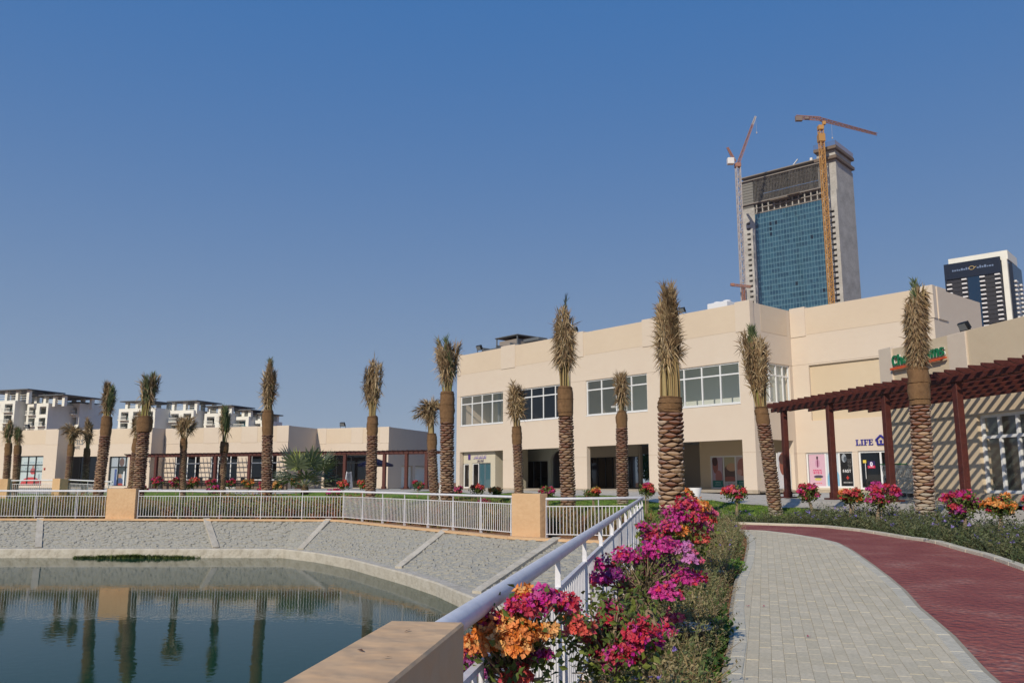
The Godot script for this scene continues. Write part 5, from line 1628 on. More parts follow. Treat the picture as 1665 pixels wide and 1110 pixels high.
func build_beds() -> void:
	rng.seed = 101
	# near bed between railing and footpath
	var near := plan([.0, -2.0, .75, -3.4, 1.42, -6.77, 1.8, -7.95, 2.25, -9.7, 2.85, -11.8, 3.5, -13.8, 4.05, -15.6, 4.45, -17.0, 4.7, -18.3, 4.9, -19.3, 4.7, -21.6, 3.7, -22.0, 2.55, -17.0, 1.5, -11.3, .45, -5.8, -.05, -3.0])
	var off_rail := func(p: Vector2) -> float: return clampf((p.x - (-.77 - .19 * p.y)) * .9 + .15, .12, 1.0)
	var dryc := [lin(152, 144, 98), lin(134, 136, 90), lin(116, 124, 78), lin(164, 150, 110), lin(100, 114, 68), lin(140, 122, 90)]
	cover("scrub_bed", "grey green half dry scrub filling the bed beside the footpath", sprig(7, .34, .042, .42, 12, .16), scatter(near, 1500, Vector2(.75, 1.25), dryc, off_rail))
	cover("scrub_bed", "straw coloured dead stems among the scrub beside the footpath", sprig(6, .36, .03, .6, 5, .12), scatter(near, 700, Vector2(.7, 1.2), [lin(176, 158, 120), lin(150, 130, 98), lin(188, 172, 138)], off_rail))
	var edge := plan([.8, -3.4, 1.5, -6.77, 1.88, -7.95, 2.33, -9.7, 2.93, -11.8, 3.6, -13.8, 4.15, -15.6, 4.1, -15.7, 3.45, -13.8, 2.8, -11.8, 2.2, -9.7, 1.72, -7.9, 1.32, -6.7, .6, -3.4])
	var clump := func(p: Vector2) -> float: return 1.0 if sin(p.y * 2.9 + 1.0) + sin(p.y * 1.3) > .55 else .1
	cover("creeper", "fresh green creeping leaves spilling onto the footpath kerb", sprig(6, .2, .06, .8, 9, .34), scatter(edge, 520, Vector2(.7, 1.2), [lin(84, 118, 42), lin(100, 134, 52), lin(66, 98, 36)], clump))
	cover("petunia", "scattered mauve flowers in the scrub beside the footpath", bloom_mesh(.022), lifted(scatter(near, 90, Vector2(.8, 1.3), [lin(130, 110, 190), lin(150, 120, 200)]), .3))
	# right bed beyond the red path
	var right := plan([5.7, -4.5, 6.35, -7.0, 6.8, -9.5, 7.15, -11.8, 7.42, -13.3, 7.55, -15.5, 7.53, -16.8, 7.44, -18.0, 7.2, -19.4, 6.75, -20.2, 6.2, -20.75, 5.5, -21.25, 4.9, -21.6, 5.5, -21.7, 6.6, -21.3, 8.0, -21.6, 8.5, -20.6, 8.95, -18, 9.2, -13, 9.5, -8, 8.4, -4.5])
	var greens := [lin(80, 96, 58), lin(94, 108, 66), lin(68, 84, 52), lin(108, 114, 78), lin(122, 122, 86)]
	var front := func(p: Vector2) -> float: return 1.0 if p.x < 8.1 or rng.randf() < .45 else .3
	cover("ground_cover", "dark green flowering ground cover along the outer edge of the red path", sprig(7, .33, .05, .5, 12, .2), scatter(right, 2100, Vector2(.75, 1.2), greens, front))
	cover("ground_cover", "grey leaved bushes among the ground cover below the pergola", sprig(8, .5, .05, .45, 14, .16), scatter(right, 150, Vector2(.8, 1.3), [lin(116, 124, 98), lin(98, 108, 80), lin(84, 96, 70)]))
	cover("petunia", "scattered mauve flowers in the bed beyond the red path", bloom_mesh(.034), lifted(scatter(right, 420, Vector2(.8, 1.3), [lin(126, 116, 184), lin(146, 130, 196)]), .33))
	# behind the far railing
	var reeds := plan([-36, -35.7, -17, -35.3, -8.5, -35.1, -6.6, -35.0, -3.1, -30.1, .3, -25.2, 1.1, -24.2, 3.5, -22.5, 4.0, -23.5, 2.0, -27.5, -.5, -31.5, -3.5, -35.5, -7.5, -38.5, -14, -39.5, -36, -40.5])
	var left_ := func(p: Vector2) -> float: return 1.0 if p.x < -13.5 else .12
	var mid_ := func(p: Vector2) -> float: return 1.0 if p.x > -14.5 and p.x < -4.5 else .05
	var rt_ := func(p: Vector2) -> float: return 1.0 if p.x > -6.5 else .1
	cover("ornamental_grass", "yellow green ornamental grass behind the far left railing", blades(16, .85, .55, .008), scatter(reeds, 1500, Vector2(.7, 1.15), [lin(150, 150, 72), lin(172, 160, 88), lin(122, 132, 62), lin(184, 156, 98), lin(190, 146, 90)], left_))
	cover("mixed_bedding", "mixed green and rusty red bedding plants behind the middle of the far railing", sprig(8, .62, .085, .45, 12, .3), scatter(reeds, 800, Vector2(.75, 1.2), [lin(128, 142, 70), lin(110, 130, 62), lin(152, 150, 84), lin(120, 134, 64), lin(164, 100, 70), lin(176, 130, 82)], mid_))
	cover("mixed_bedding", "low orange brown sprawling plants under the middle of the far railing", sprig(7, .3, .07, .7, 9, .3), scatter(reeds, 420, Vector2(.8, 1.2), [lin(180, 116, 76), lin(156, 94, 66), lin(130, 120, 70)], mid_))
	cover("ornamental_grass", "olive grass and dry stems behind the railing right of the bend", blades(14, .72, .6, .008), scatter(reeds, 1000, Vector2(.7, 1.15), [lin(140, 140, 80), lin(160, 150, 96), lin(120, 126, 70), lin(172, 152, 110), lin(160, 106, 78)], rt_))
	# reeds at the waterline
	var wl := Geo.new()
	var where := []; var tint := []
	for i in 420:
		var x := rng.randf_range(-16.3, -11.6)
		var edge_ := absf(x + 14.0) / 2.4
		if rng.randf() < edge_ * .6: continue
		var s := rng.randf_range(.5, 1.1) * (1.1 - edge_ * .4)
		where.push_back(Transform3D(Basis(Vector3.UP, rng.randf() * TAU).scaled(Vector3(s, s, s)), Vector3(x, WATER_Y - .04, -32.42 + rng.randf_range(-.02, .12))))
		tint.push_back([lin(104, 122, 56), lin(124, 138, 68), lin(86, 104, 48)][rng.randi() % 3])
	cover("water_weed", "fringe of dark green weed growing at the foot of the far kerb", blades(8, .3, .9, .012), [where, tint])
	# lawn grass standing proud near its edges
	var lawn := plan([8.1, -23.5, 7.5, -26, 7.3, -31, 6.5, -36, 4.5, -40, 1, -45, -3, -46, -6, -41, -3, -36, 0, -32, 2, -28.6, 3.6, -25.6, 4.6, -22.9, 5.6, -21.9, 6.6, -21.5, 7.9, -21.9])
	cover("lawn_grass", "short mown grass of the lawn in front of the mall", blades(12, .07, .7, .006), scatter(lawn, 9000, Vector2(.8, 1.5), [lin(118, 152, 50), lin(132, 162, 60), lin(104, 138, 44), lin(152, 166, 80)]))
	# bracts blown onto the paving
	rng.seed = 104
	var k := 0
	for q in [[2.7, -8.05, "small crimson bract lying alone low on the grey footpath, nearest the camera"], [2.62, -9.75, "left one of two crimson bracts lying together on the grey footpath"], [2.78, -9.7, "right one of two crimson bracts lying together on the grey footpath"], [3.55, -13.9, "tiny dark bract far up the grey footpath left of the middle"], [3.2, -12.4, "tiny reddish bract on the grey footpath below the far curve"]]:
		var t := thing("fallen_bract", q[2], "petal", Vector3(q[0], h(q[0], q[1]) + .068, q[1]), rng.randf() * TAU)
		var b := Geo.new()
		b.col = lin(170, 30, 84)
		for s in 3:
			var an := TAU * s / 3
			b.tri(Vector3.ZERO, Vector3(cos(an - .5) * .016, .008, sin(an - .5) * .016), Vector3(cos(an) * .03, .012, sin(an) * .03))
			b.tri(Vector3.ZERO, Vector3(cos(an) * .03, .012, sin(an) * .03), Vector3(cos(an + .5) * .016, .008, sin(an + .5) * .016))
		part("bract", b, M.petal, t)

func lifted(sc: Array, up: float) -> Array:
	for i in sc[0].size():
		var t: Transform3D = sc[0][i]
		t.origin.y += up * rng.randf_range(.6, 1.15)
		t.basis = t.basis.rotated(Vector3(rng.randf_range(-1, 1), 0, rng.randf_range(-1, 1)).normalized(), rng.randf_range(0, 1.2))
		sc[0][i] = t
	return sc

func build_fan_palm() -> void:
	rng.seed = 120
	var x := -12.3; var z := -51.0
	var p := thing("fan_palm", "broad silvery fan palm with stiff pleated leaves before the shop row", "palm tree", Vector3(x, h(x, z), z))
	var g := Geo.new()
	g.col = lin(112, 92, 70)
	g.tube([Vector3(0, -.1, 0), Vector3(0, .35, 0), Vector3(0, .6, 0)], [.24, .22, .14], 10)
	part("trunk", g, M.bark, p)
	for i in 17:
		var an := i * 2.4
		var up := clampf(.98 - i * .054, .06, 1.0)
		var n := Vector3(cos(an), 0, sin(an))
		var d := (n * (1.25 - up) + Vector3.UP * up).normalized()
		var l := rng.randf_range(1.0, 1.7)
		g = Geo.new()
		var c := lin(128, 138, 116).lerp(lin(108, 122, 92), rng.randf())
		if i < 3: c = lin(156, 168, 96)
		if i > 14: c = lin(158, 150, 128)
		g.col = lin(140, 146, 110)
		var hub := Vector3(0, .5, 0) + d * l
		g.tube([Vector3(0, .45, 0), Vector3(0, .5, 0) + d * l * .55 + n * .05, hub], [.028, .02, .014], 5, false)
		var side := d.cross(Vector3.UP).normalized()
		var up2 := side.cross(d)
		var m := 22
		for k in m:
			var a := lerpf(-1.9, 1.9, k / (m - 1.0))
			var dir := (d * cos(a) + side * sin(a) + up2 * .12 * (1 if k % 2 else -1)).normalized()
			var ll := (1.3 - .35 * absf(a) / 1.9) * rng.randf_range(.92, 1.05)
			var w := dir.cross(up2).normalized() * .085
			g.col = c.darkened(rng.randf_range(0, .22))
			var mid := hub + dir * ll * .6; var tip := hub + dir * ll + Vector3(0, -.1, 0) * (1.0 if i > 8 else .3)
			g.tri(hub, mid + w, mid - w); g.tri(mid - w, mid + w, tip)
		part("leaf", g, M.leafy, p)

# ---------------------------------------------------------------- the skyline
func lattice(g: Geo, a: Vector3, b: Vector3, w: float, bay: float, leg: float, tri_ := false, taper := 1.0) -> void:
	var d := (b - a); var l := d.length(); d /= l
	var x := d.cross(Vector3(.13, .2, .97) if absf(d.y) > .7 else Vector3.UP).normalized()
	var y := d.cross(x)
	var cs := [x * w * .5 + y * w * .5, x * w * .5 - y * w * .5, -x * w * .5 - y * w * .5, -x * w * .5 + y * w * .5]
	if tri_: cs = [x * w * .5 - y * w * .4, -x * w * .5 - y * w * .4, y * w * .6]
	var n_ := int(l / bay)
	for k in cs.size(): g.bar(a + cs[k], b + cs[k] * taper, leg, leg, x)
	for i in n_:
		var t0 := float(i) / n_; var t1 := float(i + 1) / n_
		for k in cs.size():
			var k2 := (k + 1) % cs.size()
			var p: Vector3 = a.lerp(b, t0) + cs[k] * lerpf(1, taper, t0); var q: Vector3 = a.lerp(b, t1) + cs[k2] * lerpf(1, taper, t1)
			if i % 2: 
				p = a.lerp(b, t0) + cs[k2] * lerpf(1, taper, t0); q = a.lerp(b, t1) + cs[k] * lerpf(1, taper, t1)
			g.bar(p, q, leg * .6, leg * .6, x)
			g.bar(a.lerp(b, t0) + cs[k] * lerpf(1, taper, t0), a.lerp(b, t0) + cs[k2] * lerpf(1, taper, t0), leg * .6, leg * .6, x)

func build_tower() -> void:
	rng.seed = 130
	var b := thing("office_tower", "tall concrete tower under construction with a blue glass front and scaffolding on top", "skyscraper", Vector3(201.72, 0, -520), -.73)
	var fh := 3.62
	var g := Geo.new()
	# side and back walls, end strips with a window on every floor
	var hl := []; var hr := []
	for k in range(14, 51):
		var y := k * fh + .8
		if y < 178: hl.push_back([-55.6, -53.0, y, y + 1.5])
		if y < 172: hr.push_back([1.4, 4.4, y, y + 1.5])
	wall(g, -58.6, -49.4, 0, 186, -2.5, 0, hl)
	wall(g, -2.4, 6.5, 0, 182, -2.5, 0, hr)
	g.xf = Transform3D(Basis(Vector3(0, 0, -1), Vector3.UP, Vector3(1, 0, 0)), Vector3(6.5, 0, -2.5))
	wall(g, 0, 27, 0, 214, -2.5, 0)
	g.xf = Transform3D(Basis(Vector3(0, 0, 1), Vector3.UP, Vector3(-1, 0, 0)), Vector3(-58.6, 0, -29.5))
	wall(g, 0, 27, 0, 205, -2.5, 0)
	g.xf = Transform3D.IDENTITY
	g.span(Vector3(-58.6, 0, -31.5), Vector3(6.5, 205, -29.5))
	part("concrete_core", g, M.old_concrete, b)
	g = Geo.new()
	g.span(Vector3(-56, 30, -6), Vector3(4, 186, -5))
	part("inner_walls", g, M.old_concrete, b)
	# lift core that rises above the right end, with two ledges
	g = Geo.new()
	g.span(Vector3(-5.6, 186, -29), Vector3(6.45, 215, -2.0)); g.span(Vector3(-2.4, 182, -2.4), Vector3(6.45, 186, -.2))
	part("lift_core", g, M.old_concrete, b)
	g = Geo.new()
	for y in [206.5, 213.0]: g.span(Vector3(-6.4, y, -31), Vector3(8.2, y + 2.0, .9))
	part("ledge", g, mat(rgb(112, 98, 86), .9), b, "stuff")
	g = Geo.new()
	for k in 26: g.span(Vector3(-6.2 + k * .57, 215, .6), Vector3(-6.1 + k * .57, 218.2, .7))
	for k in 50: g.span(Vector3(8.0, 215, .6 - k * .62), Vector3(8.1, 217.8 + (k % 3) * .3, .7 - k * .62))
	part("guard_rods", g, mat(rgb(110, 88, 76), .9), b, "stuff")
	# slabs
	g = Geo.new()
	for y in [181.2, 184.9, 188.5, 205.2, 208.0]: g.span(Vector3(-58.4, y, -29), Vector3(-2.0, y + .7, 1.0 if y > 186 else -.4))
	part("floor_slab", g, mat(rgb(132, 126, 120), .9), b, "stuff")
	g = Geo.new()
	for k in 12:
		var u := -48.5 + k * 4.2
		g.span(Vector3(u, 180.6, -1.4), Vector3(u + .7, 189, -.6))
	part("columns", g, M.old_concrete, b, "stuff")
	# curtain wall
	var glass := Geo.new(); var bars := Geo.new()
	var n_ := 24; var du := (49.4 - 2.4) / n_
	for k in range(8, 50):
		var y := k * fh
		if y + fh > 181.5: break
		for i in n_:
			var u := -49.4 + i * du
			var open := rng.randf() < .02
			glass.col = lin(38, 68, 88).lerp(lin(56, 92, 112), rng.randf()) if not open else lin(14, 26, 34)
			var z := -.3 + rng.randf_range(-.012, .012)
			var zz := -.3 + rng.randf_range(-.012, .012)
			glass.quad(Vector3(u + .07, y + .9, z), Vector3(u + du - .07, y + .9, zz), Vector3(u + du - .07, y + fh - .08, zz), Vector3(u + .07, y + fh - .08, z))
			glass.col = lin(52, 88, 106).lerp(lin(66, 104, 122), rng.randf())
			glass.quad(Vector3(u + .07, y + .1, z), Vector3(u + du - .07, y + .1, zz), Vector3(u + du - .07, y + .82, zz), Vector3(u + .07, y + .82, z))
		bars.span(Vector3(-49.4, y - .09, -.34), Vector3(-2.4, y + .09, -.16))
		bars.span(Vector3(-49.4, y + .82, -.34), Vector3(-2.4, y + .9, -.22))
	for i in n_ + 1:
		bars.span(Vector3(-49.4 + i * du - .06, 29, -.34), Vector3(-49.4 + i * du + .06, 180.9, -.14))
	var gm := vcol(.12); gm.metallic_specular = .8
	part("glass_panels", glass, gm, b, "stuff")
	part("mullions", bars, mat(rgb(118, 156, 172), .5, .2), b, "stuff")
	g = Geo.new(); g.span(Vector3(-49.3, 29, -1.2), Vector3(-2.5, 180.5, -.9)); part("glass_backing", g, mat(rgb(30, 62, 76), .7), b)
	# scaffold between the glass and the top slab
	g = Geo.new()
	g.col = lin(116, 112, 108)
	for i in 44:
		var u := -48.6 + i * 1.06
		for z in [.4, -1.2]: g.span(Vector3(u - .09, 189.2, z - .09), Vector3(u + .09, 205, z + .09))
		for k in 6:
			var y := 189.4 + k * 2.6
			g.col = lin(116, 112, 108).darkened(rng.randf() * .5)
			if rng.randf() < .75: g.bar(Vector3(u, y, .5), Vector3(u + 1.06, y + (2.6 if rng.randf() < .5 else 0.0), .5), .12, .12)
			if rng.randf() < .5: g.bar(Vector3(u, y, .4), Vector3(u, y + 2.0, -1.2), .1, .1)
	part("scaffold", g, M.paint, b, "stuff")
	g = Geo.new()
	g.span(Vector3(-58.4, 186, -2.4), Vector3(-50.0, 205, -.4))
	for k in 9: g.span(Vector3(-58.5, 187 + k * 2, -.4), Vector3(-49.9, 187.2 + k * 2, -.1))
	part("corner_formwork", g, mat(rgb(124, 123, 119), .9), b, "stuff")
	g = Geo.new()
	for q in [[-36, 186.5, 6], [-24, 187.5, 4]]: g.span(Vector3(q[0], q[1], -1), Vector3(q[0] + q[2] * 2, q[1] + .5, 4.5))
	for k in 14: g.bar(Vector3(-58, 100 + k * 7, 0), Vector3(-61, 100.2 + k * 7, 1.5), .3, .3)
	part("loading_platforms", g, mat(rgb(112, 100, 88), .9), b, "stuff")
	# top clutter
	g = Geo.new()
	g.bar(Vector3(-24, 208.6, -4), Vector3(-19, 213.6, -4), .9, .5); g.span(Vector3(-30, 208.6, -5), Vector3(-25, 209.7, -3)); g.tube([Vector3(-10, 208.6, -4), Vector3(-10, 212, -4)], [1.2, 1.0], 8)
	part("concrete_pump", g, M.white_paint, b)

	var yellow := mat(rgb(186, 140, 76), .6); var rust := mat(rgb(158, 112, 94), .7); var pale := mat(rgb(184, 176, 172), .6)
	var c := thing("tower_crane", "yellow hammerhead tower crane with a rust red jib at the front of the concrete tower", "crane", Vector3(197.0, 0, -509))
	g = Geo.new(); lattice(g, Vector3(-.6, 40, 0), Vector3(-.6, 222, 0), 2.5, 3.0, .46); part("mast", g, yellow, c)
	g = Geo.new(); g.bevel(Vector3(-.6, 224, 0), Vector3(3.4, 3.0, 3.4), .2); g.bevel(Vector3(1.6, 227, .5), Vector3(2, 2.4, 2), .2); part("cab", g, yellow, c)
	g = Geo.new(); g.bevel(Vector3(-.6, 217, 0), Vector3(4.0, 5, 4.0), .1); part("climbing_frame", g, mat(rgb(176, 132, 70), .7), c)
	g = Geo.new(); lattice(g, Vector3(-.6, 230, -.5), Vector3(46.5, 230.6, -25.5), 2.0, 2.4, .34, true, .6); part("jib", g, rust, c)
	g = Geo.new(); lattice(g, Vector3(-.6, 230, .3), Vector3(-16.6, 230.6, 1.5), 2.0, 2.2, .4, true, 1.0); part("counter_jib", g, rust, c)
	g = Geo.new(); g.bevel(Vector3(-14.6, 229.4, 1.5), Vector3(4.2, 3.0, 2.4), .1); g.bevel(Vector3(-9.5, 229.9, 1.2), Vector3(2.4, 1.6, 2.0), .1); part("counterweight", g, mat(rgb(128, 112, 104), .9), c)
	g = Geo.new(); g.tube([Vector3(8.6, 229.5, -5.2), Vector3(8.6, 220, -5.2)], [.07, .07], 4, false); g.bevel(Vector3(8.6, 219.4, -5.2), Vector3(.7, 1.1, .5), .1); part("hook", g, pale, c)
	g = Geo.new()
	for k in 9: g.bar(Vector3(0, 120 + k * 10, 0), Vector3(3.5, 120.3 + k * 10, -4.5), .3, .3)
	part("wall_ties", g, yellow, c, "stuff")
	c = thing("luffing_crane", "pale luffing crane with its thin jib raised at the tower's left edge", "crane", Vector3(143.7, 0, -513))
	g = Geo.new(); lattice(g, Vector3(0, 40, 0), Vector3(0, 199, 0), 2.5, 3.0, .42); part("mast", g, pale, c)
	g = Geo.new(); g.bevel(Vector3(0, 200.5, 0), Vector3(3.6, 2.6, 3.6), .2); part("slewing_ring", g, rust, c)
	g = Geo.new(); g.bevel(Vector3(-4.4, 203.2, 0), Vector3(4.2, 4.2, 3.4), .3); part("machine_house", g, mat(rgb(224, 222, 222), .6), c)
	g = Geo.new(); lattice(g, Vector3(.4, 202, 0), Vector3(11.3, 229, -2), 1.7, 2.2, .3, true, .7); part("jib", g, rust, c)
	g = Geo.new(); lattice(g, Vector3(11.3, 229, -2), Vector3(13.6, 234.6, -2.2), 1.2, 1.6, .3, true, .7); part("jib_tip", g, pale, c)
	g = Geo.new(); lattice(g, Vector3(-2, 203, 0), Vector3(-6.2, 212.5, 0), 1.6, 1.8, .4, true, .6); g.bar(Vector3(-6.2, 212.5, 0), Vector3(-1, 203, 0), .25, .25); part("a_frame", g, rust, c)
	g = Geo.new(); g.tube([Vector3(13.6, 234.4, -2.2), Vector3(13.8, 224, -2.2)], [.06, .06], 4, false); g.bevel(Vector3(13.8, 223.4, -2.2), Vector3(.6, 1.2, .5), .1); part("hook", g, pale, c)
	c = thing("small_crane", "short rust red jib of a small crane low at the tower's left edge", "crane", Vector3(141, 0, -508))
	g = Geo.new(); lattice(g, Vector3(-5.6, 121.4, 0), Vector3(6, 120.2, 0), 1.2, 1.6, .3); g.bevel(Vector3(-5.4, 121.6, 0), Vector3(2.2, 1.6, 1.6), .1); part("jib", g, rust, c)
	g = Geo.new(); lattice(g, Vector3(1.5, 60, -1), Vector3(1.5, 120, -1), 1.4, 2.2, .3); part("mast", g, rust, c)

	# dark hotel tower at the right edge
	b = thing("hotel_tower", "dark glass tower with four columns of small white balconies at the right edge", "skyscraper", Vector3(267.9, 0, -450), -.73)
	g = Geo.new()
	g.span(Vector3(-28.6, 0, -24), Vector3(-.3, 122, -.5))
	part("tower_body", g, mat(rgb(46, 44, 48), .35), b)
	var navy := mat(rgb(26, 32, 48), .25)
	g = Geo.new(); g.span(Vector3(-28.8, 114.9, -.5), Vector3(-.3, 123.8, .5)); g.span(Vector3(-28.8, 0, -.5), Vector3(-27.9, 115, .4)); part("crown_band", g, navy, b)
	g = Geo.new(); g.span(Vector3(-17.3, 0, -.5), Vector3(-11.2, 114.9, .1)); part("glass_strip", g, mat(rgb(30, 52, 78), .15), b)
	g = Geo.new()
	g.span(Vector3(-26.6, 122, -24), Vector3(3.2, 127, -1.2)); g.span(Vector3(.0, 0, -4), Vector3(2.6, 127, -1.0))
	part("white_frame", g, M.white_wall, b)
	g = Geo.new(); g.span(Vector3(2.7, 0, -26), Vector3(4.6, 120, -3.2)); part("side_glass", g, navy, b)
	g = Geo.new(); g.span(Vector3(2.0, 0, -25), Vector3(2.7, 122, -4)); part("side_wall", g, mat(rgb(52, 60, 78), .3), b)
	var fl := Geo.new()
	for k in range(24, 46): fl.span(Vector3(-27.9, k * 2.5, -.5), Vector3(-.4, k * 2.5 + .25, -.2))
	part("floor_edges", fl, mat(rgb(28, 28, 32), .5), b, "stuff")
	var bal := Geo.new()
	bal.bevel(Vector3(0, .4, .6), Vector3(2.6, .8, 1.6), .06)
	var bm := bal.mesh()
	for q in [[-26.6, 112.0], [-18.9, 114.0], [-9.8, 114.0], [-2.3, 114.2]]:
		for k in range(0, 15): part("balcony", bm, M.white_paint, b).position = Vector3(q[0], q[1] - k * 2.5 - .6, -.4)
	bal = Geo.new(); bal.bevel(Vector3(0, .45, 0), Vector3(1.6, 1.0, 4.0), .06)
	bm = bal.mesh()
	for k in 15:
		part("balcony", bm, M.white_paint, b).position = Vector3(4.8, 109.6 - k * 2.5, -7)
		part("balcony", bm, M.white_paint, b).position = Vector3(4.8, 109.6 - k * 2.5, -20)
	g = Geo.new()
	var u := -24.6
	while u < -4.0:
		var w := rng.randf_range(.5, 1.1)
		if absf(u + 14.2) > 2.2: g.span(Vector3(u, 119.0 + (u + 14) * .0, .52), Vector3(u + w, 119.0 + rng.randf_range(.7, 1.5), .6))
		u += w + .35
	part("sign_letters", g, mat(rgb(104, 124, 158), .5), b, "stuff")
	g = Geo.new()
	var ringp := []; var rr := []
	for k in 19:
		ringp.push_back(Vector3(-14.6 + cos(TAU * k / 18) * 1.3, 119.7 + sin(TAU * k / 18) * 1.0, .6)); rr.push_back(.16)
	g.tube(ringp, rr, 5, false); g.bar(Vector3(-13.2, 119.7, .6), Vector3(-12.2, 120.2, .6), .3, .2)
	part("sign_emblem", g, mat(rgb(206, 180, 120), .5), b)
	g = Geo.new(); g.span(Vector3(-9, 127, -12), Vector3(-2, 128.2, -8)); g.span(Vector3(-8, 128.2, -11), Vector3(-6, 129.0, -9)); part("roof_plant", g, M.old_concrete, b, "stuff")

func apartment(label: String, px: float, pz: float, w: float, top: float, roof: float, r0: float, r1: float, depth: float, bays: int, curved := false) -> void:
	rng.seed = hash(label)
	var b := thing("apartment_block", label, "building", Vector3(px, 0, pz), TURN_LEFT, "white apartment blocks far behind the shop row")
	var holes := []
	var bw := w / bays
	for i in bays:
		for f in 7:
			var y := top - 3.0 - f * 3.05
			if y < 3: continue
			holes.push_back([i * bw + bw * .2, i * bw + bw * .82, y, y + 2.1])
	var g := Geo.new()
	wall(g, 0, w, 0, top, -.5, 0, holes)
	g.span(Vector3(0, 0, -depth), Vector3(w, top - .02, -depth + .4)); g.span(Vector3(w - .4, 0, -depth + .4), Vector3(w, top - .02, -.5)); g.span(Vector3(0, 0, -depth + .4), Vector3(.4, top - .02, -.5))
	g.span(Vector3(.4, top - 1.2, -depth + .4), Vector3(w - .4, top - .9, -.5))
	part("wall", g, M.white_wall, b)
	g = Geo.new(); g.span(Vector3(.4, 0, -2.2), Vector3(w - .4, top - 1.3, -2.0)); part("rooms", g, mat(rgb(150, 150, 140), .9), b)
	for q in holes:
		g = Geo.new()
		g.span(Vector3(q[0] + .5, q[2] + .05, -1.95), Vector3(q[1] - .6, q[2] + 1.95, -1.9))
		part("window", g, mat(rgb(74, 112, 122), .2) if rng.randf() < .6 else M.black, b)
	# balcony fronts
	for q in holes:
		if rng.randf() < .75:
			g = Geo.new()
			g.span(Vector3(q[0] - .2, q[2] - .25, 0), Vector3(q[1] + .2, q[2], 1.0))
			g.span(Vector3(q[0] - .2, q[2] + .85, .9), Vector3(q[1] + .2, q[2] + .95, 1.0))
			var u: float = q[0] - .1
			while u < q[1] + .2:
				g.span(Vector3(u, q[2], .93), Vector3(u + .06, q[2] + .85, .97)); u += .3
			part("balcony", g, M.white_wall, b)
	# roof terrace under a thin flat canopy on square columns
	g = Geo.new()
	g.bevel(Vector3((r0 + r1) * .5, roof, -depth * .45), Vector3(r1 - r0, .28, depth * .95), .05)
	part("canopy", g, M.dark_roof, b)
	var n_ := maxi(2, int((r1 - r0) / 4.0))
	for i in n_ + 1:
		for z in [-1.2, -depth * .75]:
			g = Geo.new()
			var uu := lerpf(r0 + 1.0, r1 - 1.6, float(i) / n_)
			g.span(Vector3(uu, top - .9, z - .5), Vector3(uu + .9, roof - .1, z + .4))
			part("canopy_column", g, M.white_wall, b)
	g = Geo.new()
	for k in 4: g.span(Vector3(r0 + 1.2, top + .3 + k * (roof - top) * .22, -1.4), Vector3(r1 - 1.2, top + .4 + k * (roof - top) * .22, -1.3))
	part("screen_rails", g, M.white_wall, b, "stuff")

func build_apartments() -> void:
	apartment("white apartment block with twin recessed balconies at the left edge", -148, -234, 14, 23.5, 26.4, 0, 18.5, 13, 3)
	apartment("white apartment block with teal windows and boxed balconies, second from left", -133.0, -232, 7.6, 22.8, 24.9, 0.4, 13, 14, 2)
	apartment("narrow white block with a plain top right of the boxed balconies", -125.8, -238, 5.4, 23.4, 23.7, .4, 5.0, 8, 1)
	apartment("broad white apartment block left of and behind the tall flaring palm", -107.8, -232, 12.5, 21.4, 23.4, .3, 10, 12, 3)
	apartment("white apartment block with the highest canopy right of the flaring palm", -94.5, -233, 8.4, 21.0, 23.5, -.8, 9.5, 11, 2)
	apartment("white apartment block behind the thin palm with the pointed sack", -84.6, -233, 8.2, 20.2, 22.2, -.8, 9, 11, 2)
	apartment("lower white apartment block, second from the right of the row", -77.0, -233, 5.5, 19.3, 21.1, -.6, 6.2, 10, 1)
	apartment("lowest white apartment block at the right end of the row", -72.3, -234, 4.2, 18.4, 20.2, -.6, 5.0, 9, 1)

# ---------------------------------------------------------------- small things
func floodlight(label: String, at_: Vector3, turn: float, s := 1.0) -> void:
	var f := thing("floodlight", label, "floodlight", at_, turn, "black floodlights on the parapets")
	var g := Geo.new()
	g.xf = Transform3D(Basis(Vector3(1, 0, 0), .5), Vector3(0, .34, .1) * s)
	g.bevel(Vector3.ZERO, Vector3(.5, .36, .16) * s, .03 * s)
	for k in 5: g.span(Vector3(-.2 + k * .09, -.16, -.16) * s, Vector3(-.18 + k * .09, .16, -.08) * s)
	part("lamp_housing", g, M.black, f)
	g = Geo.new()
	g.xf = Transform3D(Basis(Vector3(1, 0, 0), .5), Vector3(0, .34, .1) * s)
	g.span(Vector3(-.21, -.14, .082) * s, Vector3(.21, .14, .09) * s)
	part("lens", g, mat(rgb(120, 124, 128), .15), f)
	g = Geo.new()
	g.bar(Vector3(-.28, .34, .1) * s, Vector3(-.28, 0, 0) * s, .03 * s, .03 * s); g.bar(Vector3(.28, .34, .1) * s, Vector3(.28, 0, 0) * s, .03 * s, .03 * s); g.bar(Vector3(-.28, .0, 0) * s, Vector3(.28, 0, 0) * s, .05 * s, .03 * s)
	part("bracket", g, M.black, f)

